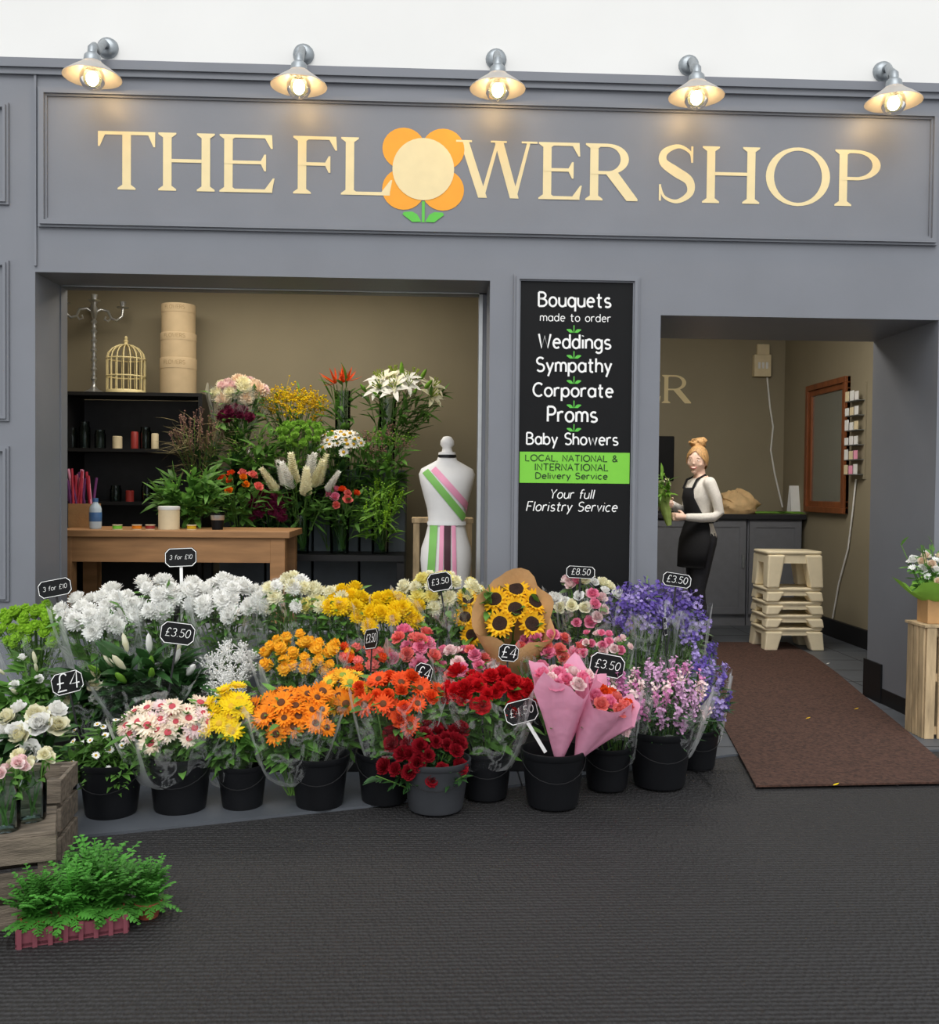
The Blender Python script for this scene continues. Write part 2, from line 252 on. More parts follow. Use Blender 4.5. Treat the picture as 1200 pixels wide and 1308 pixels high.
# ---------------------------------------------------------------- person (voxel remeshed into one body)
def remesh(mb,name,mt,vox,it=4):
    me=mb.mesh('t',mt); o=bpy.data.objects.new('t',me); COL.objects.link(o)
    a=o.modifiers.new('r','REMESH'); a.mode='VOXEL'; a.voxel_size=vox
    b=o.modifiers.new('s','SMOOTH'); b.factor=.5; b.iterations=it
    bpy.context.view_layer.update(); dg=bpy.context.evaluated_depsgraph_get()
    m2=bpy.data.meshes.new_from_object(o.evaluated_get(dg)); bpy.data.objects.remove(o); m2.name=name
    m2.polygons.foreach_set('use_smooth',[True]*len(m2.polygons))
    if not m2.materials: m2.materials.append(MT[mt])
    return m2
def person():
    Fd=V((-.97,-.24,0)).normalized(); Ld=Z.cross(Fd)
    def q(f,l,z): return Fd*f+Ld*l+Z*z
    TO=[(.80,.138,.110,-.01),(.88,.148,.114,-.012),(.95,.126,.098,-.005),(1.02,.102,.080,0),(1.10,.110,.086,.004),(1.19,.126,.104,.012),(1.26,.132,.094,.006),(1.31,.132,.070,-.004),(1.345,.096,.055,-.01),(1.37,.058,.050,-.008)]
    def ell(z,a,b,f,n=20): return [q(f+b*cos(2*pi*j/n),a*sin(2*pi*j/n),z) for j in range(n)]
    def torso(mb,e,lo,hi): mb.loft([ell(z,a+e,b+e,f) for z,a,b,f in TO if lo<=z<=hi])
    armL=[q(-.005,.142,1.305),q(-.045,.176,1.19),q(-.07,.186,1.075),q(-.02,.180,1.040),q(.08,.158,1.035),q(.185,.115,1.04)]
    armR=[q(-.005,-.142,1.305),q(.0,-.172,1.19),q(.025,-.176,1.08),q(.07,-.150,1.085),q(.15,-.10,1.11),q(.23,-.035,1.14)]
    ar=[.043,.036,.0305,.0305,.028,.021]
    def arms(mb,e):
        for A_ in(armL,armR):
            mb.tube(A_,[r+e for r in ar],12); mb.ball(A_[0],ar[0]+e)
    legs=[[q(-.01,.076,.84),q(.02,.078,.66),q(.05,.078,.46),q(.03,.078,.28),q(.035,.078,.075)],[q(-.01,-.076,.84),q(-.015,-.078,.66),q(-.02,-.078,.46),q(-.07,-.078,.28),q(-.10,-.076,.075)]]
    lr=[.084,.070,.052,.047,.034]
    def leg(mb,e,foot=True):
        for A_ in legs:
            mb.tube(A_,[r+e for r in lr],12); mb.ball(A_[0],lr[0]+e)
            if foot: mb.tube([A_[4]+Fd*-.03+Z*-.03,A_[4]+Fd*.06+Z*-.035,A_[4]+Fd*.14+Z*-.05],[.036,.034,.022],10)
    b=MB(); torso(b,0,0,2); arms(b,0); leg(b,0)
    b.tube([q(-.008,0,1.33),q(.0,0,1.37),q(.008,0,1.44)],[.050,.045,.043],12)
    for A_,hd,up,flip in((armL,(Fd*.8-Ld*.6).normalized(),Z,1),(armR,(Fd*.75+Ld*.66).normalized(),Z,-1)):
        w=A_[-1]; sd=up
        inn=(Ld*-1 if flip==1 else Ld)*.8+Fd*.2
        inn=(inn-hd*inn.dot(hd)).normalized()
        b.tube([w-hd*.01,w+hd*.035,w+hd*.075],[.021,.028,.025],10)
        for i,(oz,L) in enumerate(((.026,.066),(.009,.074),(-.009,.068),(-.025,.054))):
            p=w+hd*.07+sd*oz; b.tube([p-hd*.02,p+hd*L*.4+inn*.006,p+hd*L*.62+inn*L*.4,p+hd*L*.35+inn*L*.75],[.009,.0085,.008,.0068],8)
        p=w+hd*.02+sd*.026; b.tube([p,p+hd*.02+sd*.018+inn*.02,p+hd*.045+sd*.02+inn*.036],[.0115,.010,.008],8)
    fh=V((-.55,-.83,-.04)).normalized(); lh=Z.cross(fh).normalized(); uh=fh.cross(lh)
    tl=Matrix.Rotation(rad(-6),3,fh); lh=tl@lh; uh=tl@uh; hc=q(.025,0,1.486)
    def h(l,f,u): return hc+lh*l+fh*f+uh*u
    def hfn(u,p):
        x,y,z=u.x*.075,u.y*.088,u.z*.112
        if u.z<0: x*=1-.31*(-u.z)**1.6; y*=1-.14*(-u.z)**2
        if u.y<-.1 and u.z<-.35: y*=.65
        return lh*x+fh*y+uh*z
    b.ball(hc,1,32,24,hfn)
    def eb(mb,l,f,u,r,n=12,k=8): mb.ball(h(l,f,u),1,n,k,lambda a,p:lh*(a.x*r[0])+fh*(a.y*r[1])+uh*(a.z*r[2]))
    eb(b,0,.088,-.024,(.008,.012,.008)); eb(b,0,.084,-.004,(.0055,.009,.024)); eb(b,0,.075,-.058,(.021,.008,.009)); eb(b,0,.062,-.088,(.021,.016,.014))
    for s in(1,-1): eb(b,s*.076,-.002,-.006,(.008,.017,.028)); eb(b,s*.037,.054,-.026,(.025,.019,.022)); eb(b,s*.03,.072,.026,(.022,.006,.005))
    body=remesh(b,'body','skin',.0052,4)
    t=MB(); torso(t,.010,.86,1.36); arms(t,.009); top=remesh(t,'top','knit',.008,3)
    t=MB(); torso(t,.010,.79,.97); leg(t,.010,False); trousers=remesh(t,'trousers','darkcloth',.010,3)
    # hair: swept back cap with a smooth hairline, plus a loose bun
    hair=MB(); n=48; rings=[]
    for i in range(13):
        v=i/12; ring=[]
        for j in range(n):
            az=2*pi*j/n; fr=(1+cos(az))/2        # 1 = front
            lim=rad(50+ (80*(1-fr)**.55 if fr<.999 else 0)); th_=.02+(lim-.02)*v; w=1.075+.035*sin(pi*min(1,v*1.0))*1.0+.008*sin(az*9+v*6)
            ring.append(hc+lh*(sin(th_)*sin(az)*.078*w)+fh*(sin(th_)*cos(az)*.091*w-.003)+uh*(cos(th_)*.116*w))
        rings.append(ring)
    hair.loft(rings,caps=False)
    bc=h(-.022,-.035,.135)
    hair.ball(bc,(.064,.058,.042),28,18,lambda u,p:p*(1+.07*sin(u.x*6+u.z*7)+.06*sin(u.z*9+u.y*8)+.03*sin(u.x*19+u.y*15)))
    hair.ball(bc+Z*.020+X*.034,(.038,.036,.030),18,12,lambda u,p:p*(1+.09*sin(u.x*8+u.z*6)+.04*sin(u.y*17)))
    for a in range(9):
        g=a*.7; hair.tube([bc+V((cos(g)*.045,sin(g)*.045,.005)),bc+V((cos(g+.3)*.068,sin(g+.3)*.062,.020)),bc+V((cos(g+.5)*.080,sin(g+.5)*.076,.004+.01*(a%3)))],[.004,.003,.001],5)
    for s in(1,-1): hair.tube([h(s*.066,.045,.05),h(s*.075,.036,.015),h(s*.074,.034,-.03)],[.006,.005,.001],8)
    feats=[]
    for s in(1,-1):
        e=MB(); eb(e,s*.029,.0752,.003,(.0115,.006,.0044)); ir=MB(); eb(ir,s*.029-.001,.0797,.003,(.0046,.0025,.0044)); feats.append(('eye',e,'eye',ir,'iris'))
        e=MB(); e.tube([h(s*.016,.083,.020),h(s*.031,.081,.024),h(s*.046,.069,.019)],[.0012,.0020,.0010],6); feats.append(('eyebrow',e,'brow',None,None))
    e=MB(); e.tube([h(-.026,.072,-.049),h(-.014,.082,-.058),h(0,.0852,-.061),h(.014,.082,-.058),h(.026,.072,-.049)],[.0014,.0046,.0056,.0046,.0014],8)
    te=MB(); te.tube([h(-.018,.0805,-.0540),h(0,.0892,-.0580),h(.018,.0805,-.0540)],[.0016,.0034,.0016],8); feats.append(('mouth',e,'lip',te,'teeth'))
    apron=MB(); rings=[]
    for z,sp,a,bb,f in((1.27,34,.132,.110,.006),(1.19,42,.138,.121,.010),(1.08,66,.126,.104,.004),(1.01,96,.121,.100,0),(.95,94,.148,.120,-.002),(.86,90,.186,.140,.0),(.76,86,.184,.142,.010),(.64,80,.174,.140,.018)):
        rings.append([q(f+bb*cos(rad(-sp+2*sp*j/18)),a*sin(rad(-sp+2*sp*j/18)),z) for j in range(19)])
    apron.loft(rings,caps=False,closed=False)
    for s in(1,-1): apron.tube([q(.103,s*.075,1.265),q(.070,s*.08,1.335),q(-.01,s*.062,1.372),q(-.082,s*.03,1.30),q(-.112,-s*.06,1.12),q(-.100,-s*.09,1.0)],.010,6)
    apron.tube([q(-.02,.124,1.0),q(-.078,.080,1.0),q(-.102,0,1.0),q(-.078,-.080,1.0),q(-.02,-.124,1.0)],.011,6)
    shoes=[]
    for A_ in legs:
        e=MB(); e.tube([A_[4]+Fd*-.055+Z*-.032,A_[4]+Fd*-.02+Z*-.02,A_[4]+Fd*.06+Z*-.03,A_[4]+Fd*.13+Z*-.042,A_[4]+Fd*.175+Z*-.052],[.03,.044,.042,.034,.014],12)
        e.v=[(p[0],p[1],max(p[2],.0)) for p in e.v]; shoes.append(e)
    return body,top,trousers,hair,feats,apron,shoes,q,Fd,Ld
PER=person()
# ================================================================ SETTING
xL=P(45,500,0).x; xW=P(625,500,0).x; zW=P(340,353,0).z; xD=P(843,500,0).x; xR=P(1113,600,.75).x; zD=P(980,405,0).z; zT=P(600,93,0).z
FT=.01   # tile top
mb=MB()
mb.box(-4.2,xL,0,.35,0,zT).box(xL,xW,0,.35,zW,zT).box(xW,xD,0,.35,0,zT).box(xD,xR,0,.75,zD,zT).box(xR,4.6,0,.75,0,zT).box(xL,xW,.02,.33,0,.5)
mb.box(-4.2,4.6,-.035,.02,zT-.045,zT).box(-4.2,4.6,-.02,.02,zT-.075,zT-.045)
struct('wall_front',mb,'grey_paint')
struct('wall_upper',MB().box(-4.6,5,.06,.3,zT-.02,6.2),'white_plaster')
def frame(mb,x0,x1,z0,z1,y,steps=((.045,.018),(.022,.032)),inset=.0):
    for k,(w,d) in enumerate(steps):
        o=0 if k==0 else .012
        a,b,c,e=x0+o,x1-o,z0+o,z1-o
        mb.box(a,b,y-d,y+.005,e-w,e).box(a,b,y-d,y+.005,c,c+w).box(a,a+w,y-d,y+.005,c+w,e-w).box(b-w,b,y-d,y+.005,c+w,e-w)
sx0=P(50,200,0).x; sx1=P(1197,240,0).x; sz1=P(600,127,0).z; sz0=P(600,302,0).z
pil=MB(); xp=P(12,300,0).x
for a,b in((132,262),(333,538),(570,768)): frame(pil,-2.9,xp,P(10,b,0).z,P(10,a,0).z,0,((.03,.012),(.014,.022)))
pil.box(P(46,200,0).x-.006,P(46,200,0).x+.006,-.012,.01,P(46,340,0).z,zT)
struct('trim_1',pil,'grey_paint')
w2=MB(); xi0=P(80,500,.35).x; xi1=P(611,500,.35).x; zi=P(340,372,.35).z
w2.box(xL,xi0,.33,.42,.5,zW).box(xi1,xW,.33,.42,.5,zW).box(xL,xW,.33,.42,zi,zW)
struct('trim_2',w2,'grey_paint')
w2=MB(); w2.box(xi0,xi1,.325,.345,zi-.0,zi+.028).box(xi1,xi1+.02,.325,.345,.5,zi); struct('trim_3',w2,'silver')
struct('floor',MB().box(-9,9,-9,.0,-.1,0),'matting')
t=MB(); pts=[G(-400,1120),G(150,1066),G(470,1032),G(935,966),G(1420,955)]
t.prism([V((p.x,p.y,0)) for p in pts]+[V((5,5,0)),V((-4.5,5,0))],(0,0,FT)); struct('floor_tiles',t,'tile')
j=MB()
for i in range(-9,12): j.box(i*.4-.003,i*.4+.003,-1.02,5,FT,FT+.0008)
for i in range(-2,12): j.box(-1.6 if i<0 else -4,4.5,i*.4-.003,i*.4+.003,FT,FT+.0008)
struct('floor_joints',j,'black')
XP=.75
struct('wall_left_room_back',MB().box(-3.2,XP,2.6,2.7,0,2.9),'taupe')
struct('wall_left',MB().box(-3.3,-3.2,.35,2.7,0,2.9),'taupe')
struct('wall_partition',MB().box(XP,XP+.1,.35,4.5,0,2.9),'taupe')
struct('wall_back',MB().box(XP+.1,3.6,4.4,4.5,0,2.9),'taupe')
struct('wall_right',MB().box(3.5,3.6,.75,4.4,0,2.9),'taupe')
struct('ceiling',MB().box(-3.3,3.6,.3,4.5,2.9,3.0),'ceil')
struct('baseboard_right',MB().box(3.47,3.5,.75,4.4,FT,.16).box(xR-.012,xR+.05,.55,.775,FT,.24).box(xR-.006,xR,.0,.55,FT,.1),'black')
# ================================================================ SIGN
ST=.148; TH=.058; SE=.08; SH=.034
def serifletter(mb,ch,x0,w,z0,h,y):
    W=w/h; cnt=[0]
    def pl(pts):
        cnt[0]+=1; mb.poly([V((x0+a*h,y-.00025*(cnt[0]%14),z0+b*h)) for a,b in pts])
    def rc(a,b,c,d): pl([(a,c),(b,c),(b,d),(a,d)])
    def stem(x,bot=True,top=True):
        rc(x,x+ST,SH*.5,1-SH*.5)
        for on,v,s in((bot,0,1),(top,1,-1)):
            if on:
                a=[(x-SE,v),(x+ST+SE,v),(x+ST+SE,v+s*SH*.8),(x+ST,v+s*.085),(x,v+s*.085),(x-SE,v+s*SH*.8)]
                pl(a if s>0 else a[::-1])
    def bowl(xs,cy,a,bv):
        n=18; o=[];i=[]
        for k in range(n+1):
            t=-pi/2+pi*k/n; o.append((xs+a*cos(t),cy+bv*sin(t))); i.append((xs+(a-ST)*cos(t),cy+(bv-TH)*sin(t)))
        mb.loft([[V((x0+p[0]*h,y,z0+p[1]*h)) for p in o],[V((x0+p[0]*h,y,z0+p[1]*h)) for p in i]],caps=False,closed=False)
    if ch=='T':
        c=W/2; stem(c-ST/2,True,False); rc(0,W,1-TH,1)
        pl([(0,1-TH),(0,.74),(.03,.74),(.12,1-TH)][::-1]); pl([(W-.12,1-TH),(W-.03,.74),(W,.74),(W,1-TH)])
    elif ch=='H':
        stem(SE); stem(W-SE-ST); rc(SE+ST,W-SE-ST,.49,.49+TH)
    elif ch in'EF':
        stem(SE,True,True); rc(SE,W-.03,1-TH,1); pl([(W-.15,1-TH),(W-.045,.76),(W-.015,.76),(W-.03,1)])
        rc(SE,W-.16,.49,.49+TH); pl([(W-.22,.49),(W-.16,.37),(W-.13,.37),(W-.13,.66),(W-.16,.66),(W-.22,.55)])
        if ch=='E': rc(SE,W-.02,0,TH); pl([(W-.03,0),(W+.02,.25),(W-.01,.25),(W-.15,TH)])
    elif ch=='L':
        stem(SE); rc(SE,W-.02,0,TH); pl([(W-.03,0),(W+.02,.27),(W-.01,.27),(W-.17,TH)])
    elif ch in'PR':
        stem(SE,True,True); xs=W*.44; a=(W*(.97 if ch=='P' else .86))-xs; bv=.27; cy=1-bv
        bowl(xs,cy,a,bv); rc(SE,xs,1-TH,1); rc(SE,xs,cy-bv,cy-bv+TH)
        if ch=='R': pl([(W*.40,.47),(W*.82,.0),(W*1.04,.0),(W*1.04,.035),(W*.64,.5)])
    elif ch=='O':
        n=40; mb.loft([[V((x0+(W/2+(W/2-e*ST)*cos(2*pi*k/n))*h,y,z0+(.5+(.52-e*TH)*sin(2*pi*k/n))*h)) for k in range(n)] for e in(0,1)],caps=False)
    elif ch=='W':
        A_=[.03*W,.30*W,.55*W,.72*W,.97*W]; k=ST*1.05
        def st(x1,x2,wd): pl([(x2,0),(x2+wd,0),(x1+wd,1),(x1,1)])
        st(A_[0],A_[1]-.03,k); st(A_[2]-k*.6,A_[3]-.04,k)
        pl([(A_[1]+.0,0),(A_[1]+TH*1.3,0),(A_[2],1),(A_[2]-TH,1)]); pl([(A_[3]+.0,0),(A_[3]+TH*1.3,0),(A_[4]-.02,1),(A_[4]-TH-.02,1)])
        for x in(A_[0]+k/2,A_[2]-k*.1,A_[4]-.04): rc(x-.14,x+.14,1-SH,1)
    elif ch=='S':
        pts=[(.84,.72,.03),(.80,.88,.05),(.52,.985,.07),(.2,.88,.12),(.17,.70,.15),(.46,.54,.18),(.78,.38,.16),(.80,.16,.12),(.5,.015,.07),(.2,.09,.05),(.1,.28,.03)]
        o=[]
        for i in range(len(pts)-1):
            p=[pts[max(i-1,0)],pts[i],pts[i+1],pts[min(i+2,len(pts)-1)]]
            for s in range(6):
                t=s/6; o.append(tuple(.5*((2*p[1][c])+(-p[0][c]+p[2][c])*t+(2*p[0][c]-5*p[1][c]+4*p[2][c]-p[3][c])*t*t+(-p[0][c]+3*p[1][c]-3*p[2][c]+p[3][c])*t**3) for c in range(3)))
        o.append(pts[-1]); La=[];Lb=[]
        for i,(a,b,w_) in enumerate(o):
            n1=o[min(i+1,len(o)-1)]; n0=o[max(i-1,0)]; dx=(n1[0]-n0[0])*W; dz=n1[1]-n0[1]; l=math.hypot(dx,dz) or 1
            La.append(V((x0+(a*W-dz/l*w_/2)*h,y,z0+(b+dx/l*w_/2)*h))); Lb.append(V((x0+(a*W+dz/l*w_/2)*h,y,z0+(b-dx/l*w_/2)*h)))
        mb.loft([La,Lb],caps=False,closed=False); cnt[0]=2
        rc(.82*W,.87*W,.70,.99); rc(.07*W,.12*W,.02,.31)
sg=thing('shop_sign','long grey fascia sign with gold serif lettering and orange flower emblem','sign',((sx0+sx1)/2,-.01,sz0))
MB().box(sx0+.02,sx1-.02,-.008,-.001,sz0+.02,sz1-.02).build('panel','grey_paint',sg,smooth=False)
p=MB(); frame(p,sx0,sx1,sz0,sz1,0); p.build('moulding','grey_paint',sg,smooth=False)
z0=P(600,253,0).z; z1=P(600,180,0).z
for ch,a,b in(('T',126,199),('H',203,275),('E',281,350),('F',375,432),('L',436,500),('W',584,682),('E',688,742),('R',748,812),('S',838,892),('H',897,970),('O',978,1060),('P',1066,1126)):
    lt=MB(); xa=P(a,220,0).x; xb=P(b,220,0).x; serifletter(lt,ch,xa,xb-xa,z0,z1-z0,-.0095); lt.build('letter','gold',sg,smooth=False)
ec=P(541,217,0); k=K(0); pm=MB()
for i_,a in enumerate((135,45,-45,-135)):
    pc=ec+V((cos(rad(a))*35*k,0,sin(rad(a))*36*k)); pm.poly([V((pc.x+cos(2*pi*i/28)*27*k,-.0098-.0002*i_,pc.z+sin(2*pi*i/28)*26*k)) for i in range(28)])
pm.poly([V((ec.x+cos(2*pi*i/28)*34*k,-.0108,ec.z+sin(2*pi*i/28)*34*k)) for i in range(28)])
pm.build('emblem_petals','orange_paint',sg,smooth=False)
MB().poly([V((ec.x+cos(2*pi*i/36)*39*k,-.0122,ec.z+sin(2*pi*i/36)*39*k)) for i in range(36)]).build('emblem_disc','gold',sg,smooth=False)
def leafmark(mb,c,s,y):
    for sg_ in(1,-1): mb.poly([V((c.x+sg_*a*s,y,c.z+b*s)) for a,b in((.10,-.48),(.55,-.5),(1.05,-.12),(.98,.0),(.55,.02),(.30,-.12))][::sg_])
    mb.poly([V((c.x+a*s,y-.0003,c.z+b*s)) for a,b in((-.07,-.5),(.07,-.5),(.07,.55),(-.07,.55))])
lm=MB(); leafmark(lm,P(541,272,0),25*k,-.0125); lm.build('emblem_leaves','green_paint',sg,smooth=False)
# ================================================================ LAMPS
for (mx,my,sx,sy),lb in zip(((138,62,118,92),(388,70,382,103),(634,76,636,107),(880,84,890,117),(1128,92,1142,124)),
  ('above the first letter of the sign, furthest left','above the F of the sign, second from left','above the sign next to the flower emblem','above the S of the sign, fourth from left','above the last letter of the sign, furthest right')):
    a=P(mx,my,.06); Yl=-.20; s=P(sx,sy,Yl)
    th=thing('wall_lamp','lit galvanised swan neck lamp '+lb,'lamp',(a.x,.06,a.z),'swan neck lamps along the sign')
    b=MB(); b.M=Matrix.Translation((a.x,.06,a.z))@Matrix.Rotation(pi/2,4,'X'); b.lathe([(0,.03),(.032,.03),(.05,.018),(.055,0)],n=20); b.build('wall_plate','galv',th)
    tz=s.z+.135; b=MB(); b.tube([(a.x,.05,a.z),(a.x,.0,a.z),(a.x*.7+s.x*.3,-.06,a.z*.5+tz*.5),(s.x*.6+a.x*.4,-.12,tz),(s.x,-.175,tz),(s.x,Yl,tz-.02),(s.x,Yl,s.z+.07)],[.019,.019,.019,.019,.02,.022,.024],12); b.build('swan_neck','galv',th)
    MB().lathe([(.0,.092),(.026,.09),(.038,.078),(.042,.05),(.044,.03)],(s.x,Yl,s.z),20).build('lamp_holder','galv',th)
    MB().lathe([(.042,.05),(.058,.036),(.10,.006),(.136,-.022),(.138,-.027),(.132,-.024),(.09,.0),(.05,.028)],(s.x,Yl,s.z),32).build('lamp_shade','shade',th)
    MB().lathe([(.05,.005),(.060,-.02),(.058,-.05),(.042,-.075),(.018,-.086),(0,-.088)],(s.x,Yl,s.z),20).build('glass_globe','glass',th)
    MB().ball((s.x,Yl,s.z-.032),(.029,.029,.034),14,10).build('light_bulb','bulbm',th)
# ================================================================ MENU BOARD
bx0=P(655,500,0).x; bx1=P(815,500,0).x; bz1=P(735,352,0).z; bz0=.42
bd=thing('menu_board','tall black service board with white lettering and green band on pier','sign board',((bx0+bx1)/2,-.01,bz0))
MB().box(bx0+.03,bx1-.03,-.010,-.001,bz0+.03,bz1-.03).build('board_panel','board',bd,smooth=False)
p=MB(); frame(p,bx0,bx1,bz0,bz1,0,((.035,.016),(.016,.028))); p.build('frame','grey_paint',bd,smooth=False)
def line(par,mt,t,cx,cy,w,y,th_=.075,st=1,sh=0):
    for wi in range(t.count(' ')+1):
        mb=MB(); hand(mb,t,Matrix.Translation(V((P(cx,cy,0).x,y,P(cx,cy,0).z))),w*k,th_,st,sh,word=wi); mb.build('written_word',mt,par)
for t,cx,cy,w,tk,st,sh in(('Bouquets',734,385,92,.085,1.05,0),('made to order',735,407,90,.06,.95,0),('Weddings',734,438,92,.085,1.05,0),('Sympathy',733,468,96,.085,1.05,0),('Corporate',732,500,102,.085,1,0),('Proms',731,531,63,.085,1.05,0),('Baby Showers',731,562,117,.085,1.05,0),('Your full',730,632,56,.065,1,.2),('Floristry Service',730,648,116,.065,1,.2)):
    line(bd,'whitetext',t,cx,cy,w,-.0125,tk,st,sh)
a=P(663,577,0);b=P(806,618,0); gbd=MB().box(bx0+.04,bx1-.04,-.0122,-.010,b.z,a.z).build('green_band','band',bd,smooth=False)
for t,cx,cy,w in(('LOCAL, NATIONAL &',730,586,118),('INTERNATIONAL',730,597.5,94),('Delivery Service',730,608.5,92)): line(gbd,'darktext',t,cx,cy,w,-.0138,.07,.8)
for cy in(421,454,486,517,547):
    mb=MB(); leafmark(mb,P(733,cy,0),9*k,-.0125); mb.build('leaf_mark','green_paint',bd,smooth=False)
# ================================================================ FLOWER MESHES
def petals(mb,layers,prof=(.25,1,.8,.1),fold=0,ts=(0,.35,.7,1),jit=.08):
    for (n,el,L,W,bend,rr_,zz) in layers:
        off=R.random()*6
        for i in range(n):
            a=off+2*pi*i/n+R.uniform(-jit,jit); e=rad(el)+R.uniform(-jit,jit)*1.3
            rd=V((cos(a),sin(a),0)); d=rd*cos(e)+Z*sin(e); up=Z*cos(e)-rd*sin(e)
            mb.leaf(rd*rr_+Z*zz,d,up,L*R.uniform(.9,1.1),W,bend,prof,fold,ts)
BL={}
def bloom(kind,pm,cm=None):
    key=(kind,pm,cm)
    if key in BL: return BL[key]
    mb=MB(); ce=None
    if kind=='mum':
        mb.ball((0,0,.010),(.022,.022,.018),10,7)
        petals(mb,[(15,-22,.036,.013,.25,.004,.0),(17,2,.038,.013,.3,.004,.004),(16,22,.037,.013,.3,.004,.006),(14,42,.034,.013,.25,.003,.008),(11,60,.031,.012,.2,.002,.01),(8,80,.029,.011,.1,.001,.01)],prof=(.4,.9,1,.35))
    elif kind=='pom':
        mb.ball((0,0,.012),(.02,.02,.018),10,7); petals(mb,[(13,0,.027,.012,.3,.0,.008),(13,30,.027,.011,.2,0,.012),(9,60,.027,.010,.1,0,.012)],prof=(.4,.9,1,.4))
    elif kind=='gerb':
        petals(mb,[(17,4,.046,.013,.06,.004,0),(15,16,.039,.012,.08,.004,.003)],prof=(.4,.9,1,.25)); ce=MB().lathe([(.016,.003),(.015,.010),(.009,.013),(0,.0125)],n=14)
    elif kind=='daisy':
        petals(mb,[(12,5,.026,.010,.05,.002,0)],prof=(.4,.9,1,.3)); ce=MB().lathe([(.009,.001),(.008,.006),(.004,.009),(0,.009)],n=10)
    elif kind=='sun':
        petals(mb,[(19,6,.060,.022,.1,.022,0),(17,24,.052,.020,.1,.022,.003)],prof=(.5,1,.7,.03)); ce=MB().lathe([(.042,.0),(.040,.012),(.030,.017),(.016,.013),(0,.011)],n=22)
    elif kind=='carn':
        for (n,el,L,W) in((10,0,.034,.026),(10,25,.034,.025),(9,48,.032,.024),(7,68,.030,.022),(5,84,.028,.02)):
            petals(mb,[(n,el,L,W,.25,.001,.003)],prof=(.15,.55,1,1.05),fold=.5,jit=.2)
    elif kind=='rose':
        petals(mb,[(6,8,.036,.034,.35,.002,0),(5,32,.036,.034,.45,.002,.002),(5,52,.034,.03,.4,.002,.004),(4,70,.032,.024,.25,.002,.005),(3,84,.03,.018,.1,.001,.006)],prof=(.4,.95,1,.55),fold=.35)
    elif kind=='lily':
        petals(mb,[(3,30,.085,.03,-.45,.004,0),(3,34,.082,.036,-.4,.004,.002)],prof=(.25,.9,1,.75,.03),fold=.35,ts=(0,.25,.5,.75,1),jit=.05)
        ce=MB()
        for a in range(6): ce.tube([(0,0,0),(cos(a)*.012,sin(a)*.012,.03),(cos(a)*.022,sin(a)*.022,.055)],[.0015,.0015,.004],5)
    elif kind=='bud':
        mb.lathe([(.002,0),(.009,.012),(.012,.035),(.008,.065),(0,.08)],n=8)
    elif kind=='helic':
        petals(mb,[(5,25,.11,.02,.2,.0,0),(5,55,.12,.018,.1,0,0)],prof=(.4,1,.6,.03),fold=.4)
    elif kind=='stock':
        for i in range(16):
            z=i*.011; r=.024*(1-i/20)
            for j in range(6):
                a=j*1.047+i*.7; d=V((cos(a),sin(a),.35)).normalized(); mb.leaf(V((0,0,z)),d,V((-cos(a)*.3,-sin(a)*.3,1)),r+.016,.03*(1-i/24),.3,(.4,1,1,.5),.3)
    me=mb.mesh(kind+'_bloom',pm,sharp=False); cme=ce.mesh(kind+'_centre',cm or 'c_yel') if ce else None
    BL[key]=(me,cme); return BL[key]
AX=V((0,-.62,.78)).normalized()
def dome(c,rx,rz,i,n,ax=AX,jit=.15):
    rho=math.sqrt((i+.5)/n)*R.uniform(1-jit,1+jit*.5); a=i*2.39996+R.uniform(-.2,.2)
    Bv=ax.cross(X)*-1
    p=c+X*(rx*rho*cos(a))+Bv*(rz*1.25*rho*sin(a))+ax*(.35*rx*(1-rho*rho))-ax*.12*rx
    d=(ax+X*(.75*rho*cos(a))+Bv*(.6*rho*sin(a))+V((R.uniform(-.15,.15),R.uniform(-.15,.15),R.uniform(-.15,.15)))).normalized()
    return p,d
def wrapcone(mb,b,t,r0_,r1,n=22,rows=6,wav=.12,power=.8,rim=.0,ph=0,crump=0):
    b=V(b);t=V(t);ax=(t-b).normalized(); s1=ax.cross(YA).normalized(); s2=s1.cross(ax); rings=[]
    for i in range(rows+1):
        u=i/rows; c=b.lerp(t,u); r=r0_+(r1-r0_)*u**power; ring=[]
        for j in range(n):
            a=2*pi*j/n; w=1+wav*(.25+u)*(.6*sin(a*5+ph)+.5*sin(a*9+ph*2))+R.uniform(-crump,crump)*u; e=ax*(u*u*rim*(sin(a*4+ph)+.5*sin(a*7+1+ph)))
            ring.append(c+(s1*cos(a)+s2*sin(a))*r*w+e)
        rings.append(ring)
    mb.loft(rings,caps=False)
def foliage(mb,c,b,rx,pts,leaves,stemk=0,leafk=1):
    n,L,W=leaves
    for p in pts:
        mb.k=stemk; mid=b.lerp(p,.55)+V((R.uniform(-.01,.01),R.uniform(-.01,.01),0)); mb.tube([b+V((R.uniform(-.015,.015),R.uniform(-.015,.015),0)),mid,p],.0026,4,False)
    mb.k=leafk
    for i in range(n):
        p=R.choice(pts); t=R.uniform(.42,1.0); o=b.lerp(p,t); out=(o-b); out.z*=.2
        d=V((out.x,out.y,0)).normalized()*R.uniform(.3,1) if out.length>1e-4 else V((0,0,0))
        d=(d+V((R.uniform(-.7,.7),R.uniform(-1.0,.3),R.uniform(-.25,.9)))).normalized()
        mb.leaf(o,d,Z+V((R.uniform(-.4,.4),-.4,0)),L*R.uniform(.6,1.2),W*R.uniform(.7,1.2),R.uniform(-.35,.1),(.2,1,.75,.02),.3)
    mb.k=0
def sleeve(th,b,c,rx):
    w=MB(); wrapcone(w,b+Z*.06,c+Z*.025+YA*.01,.07,rx*1.16,n=40,rows=9,wav=.08,power=.5,rim=.026,ph=R.random()*6,crump=.012); w.build('cellophane_sleeve','cello',th)
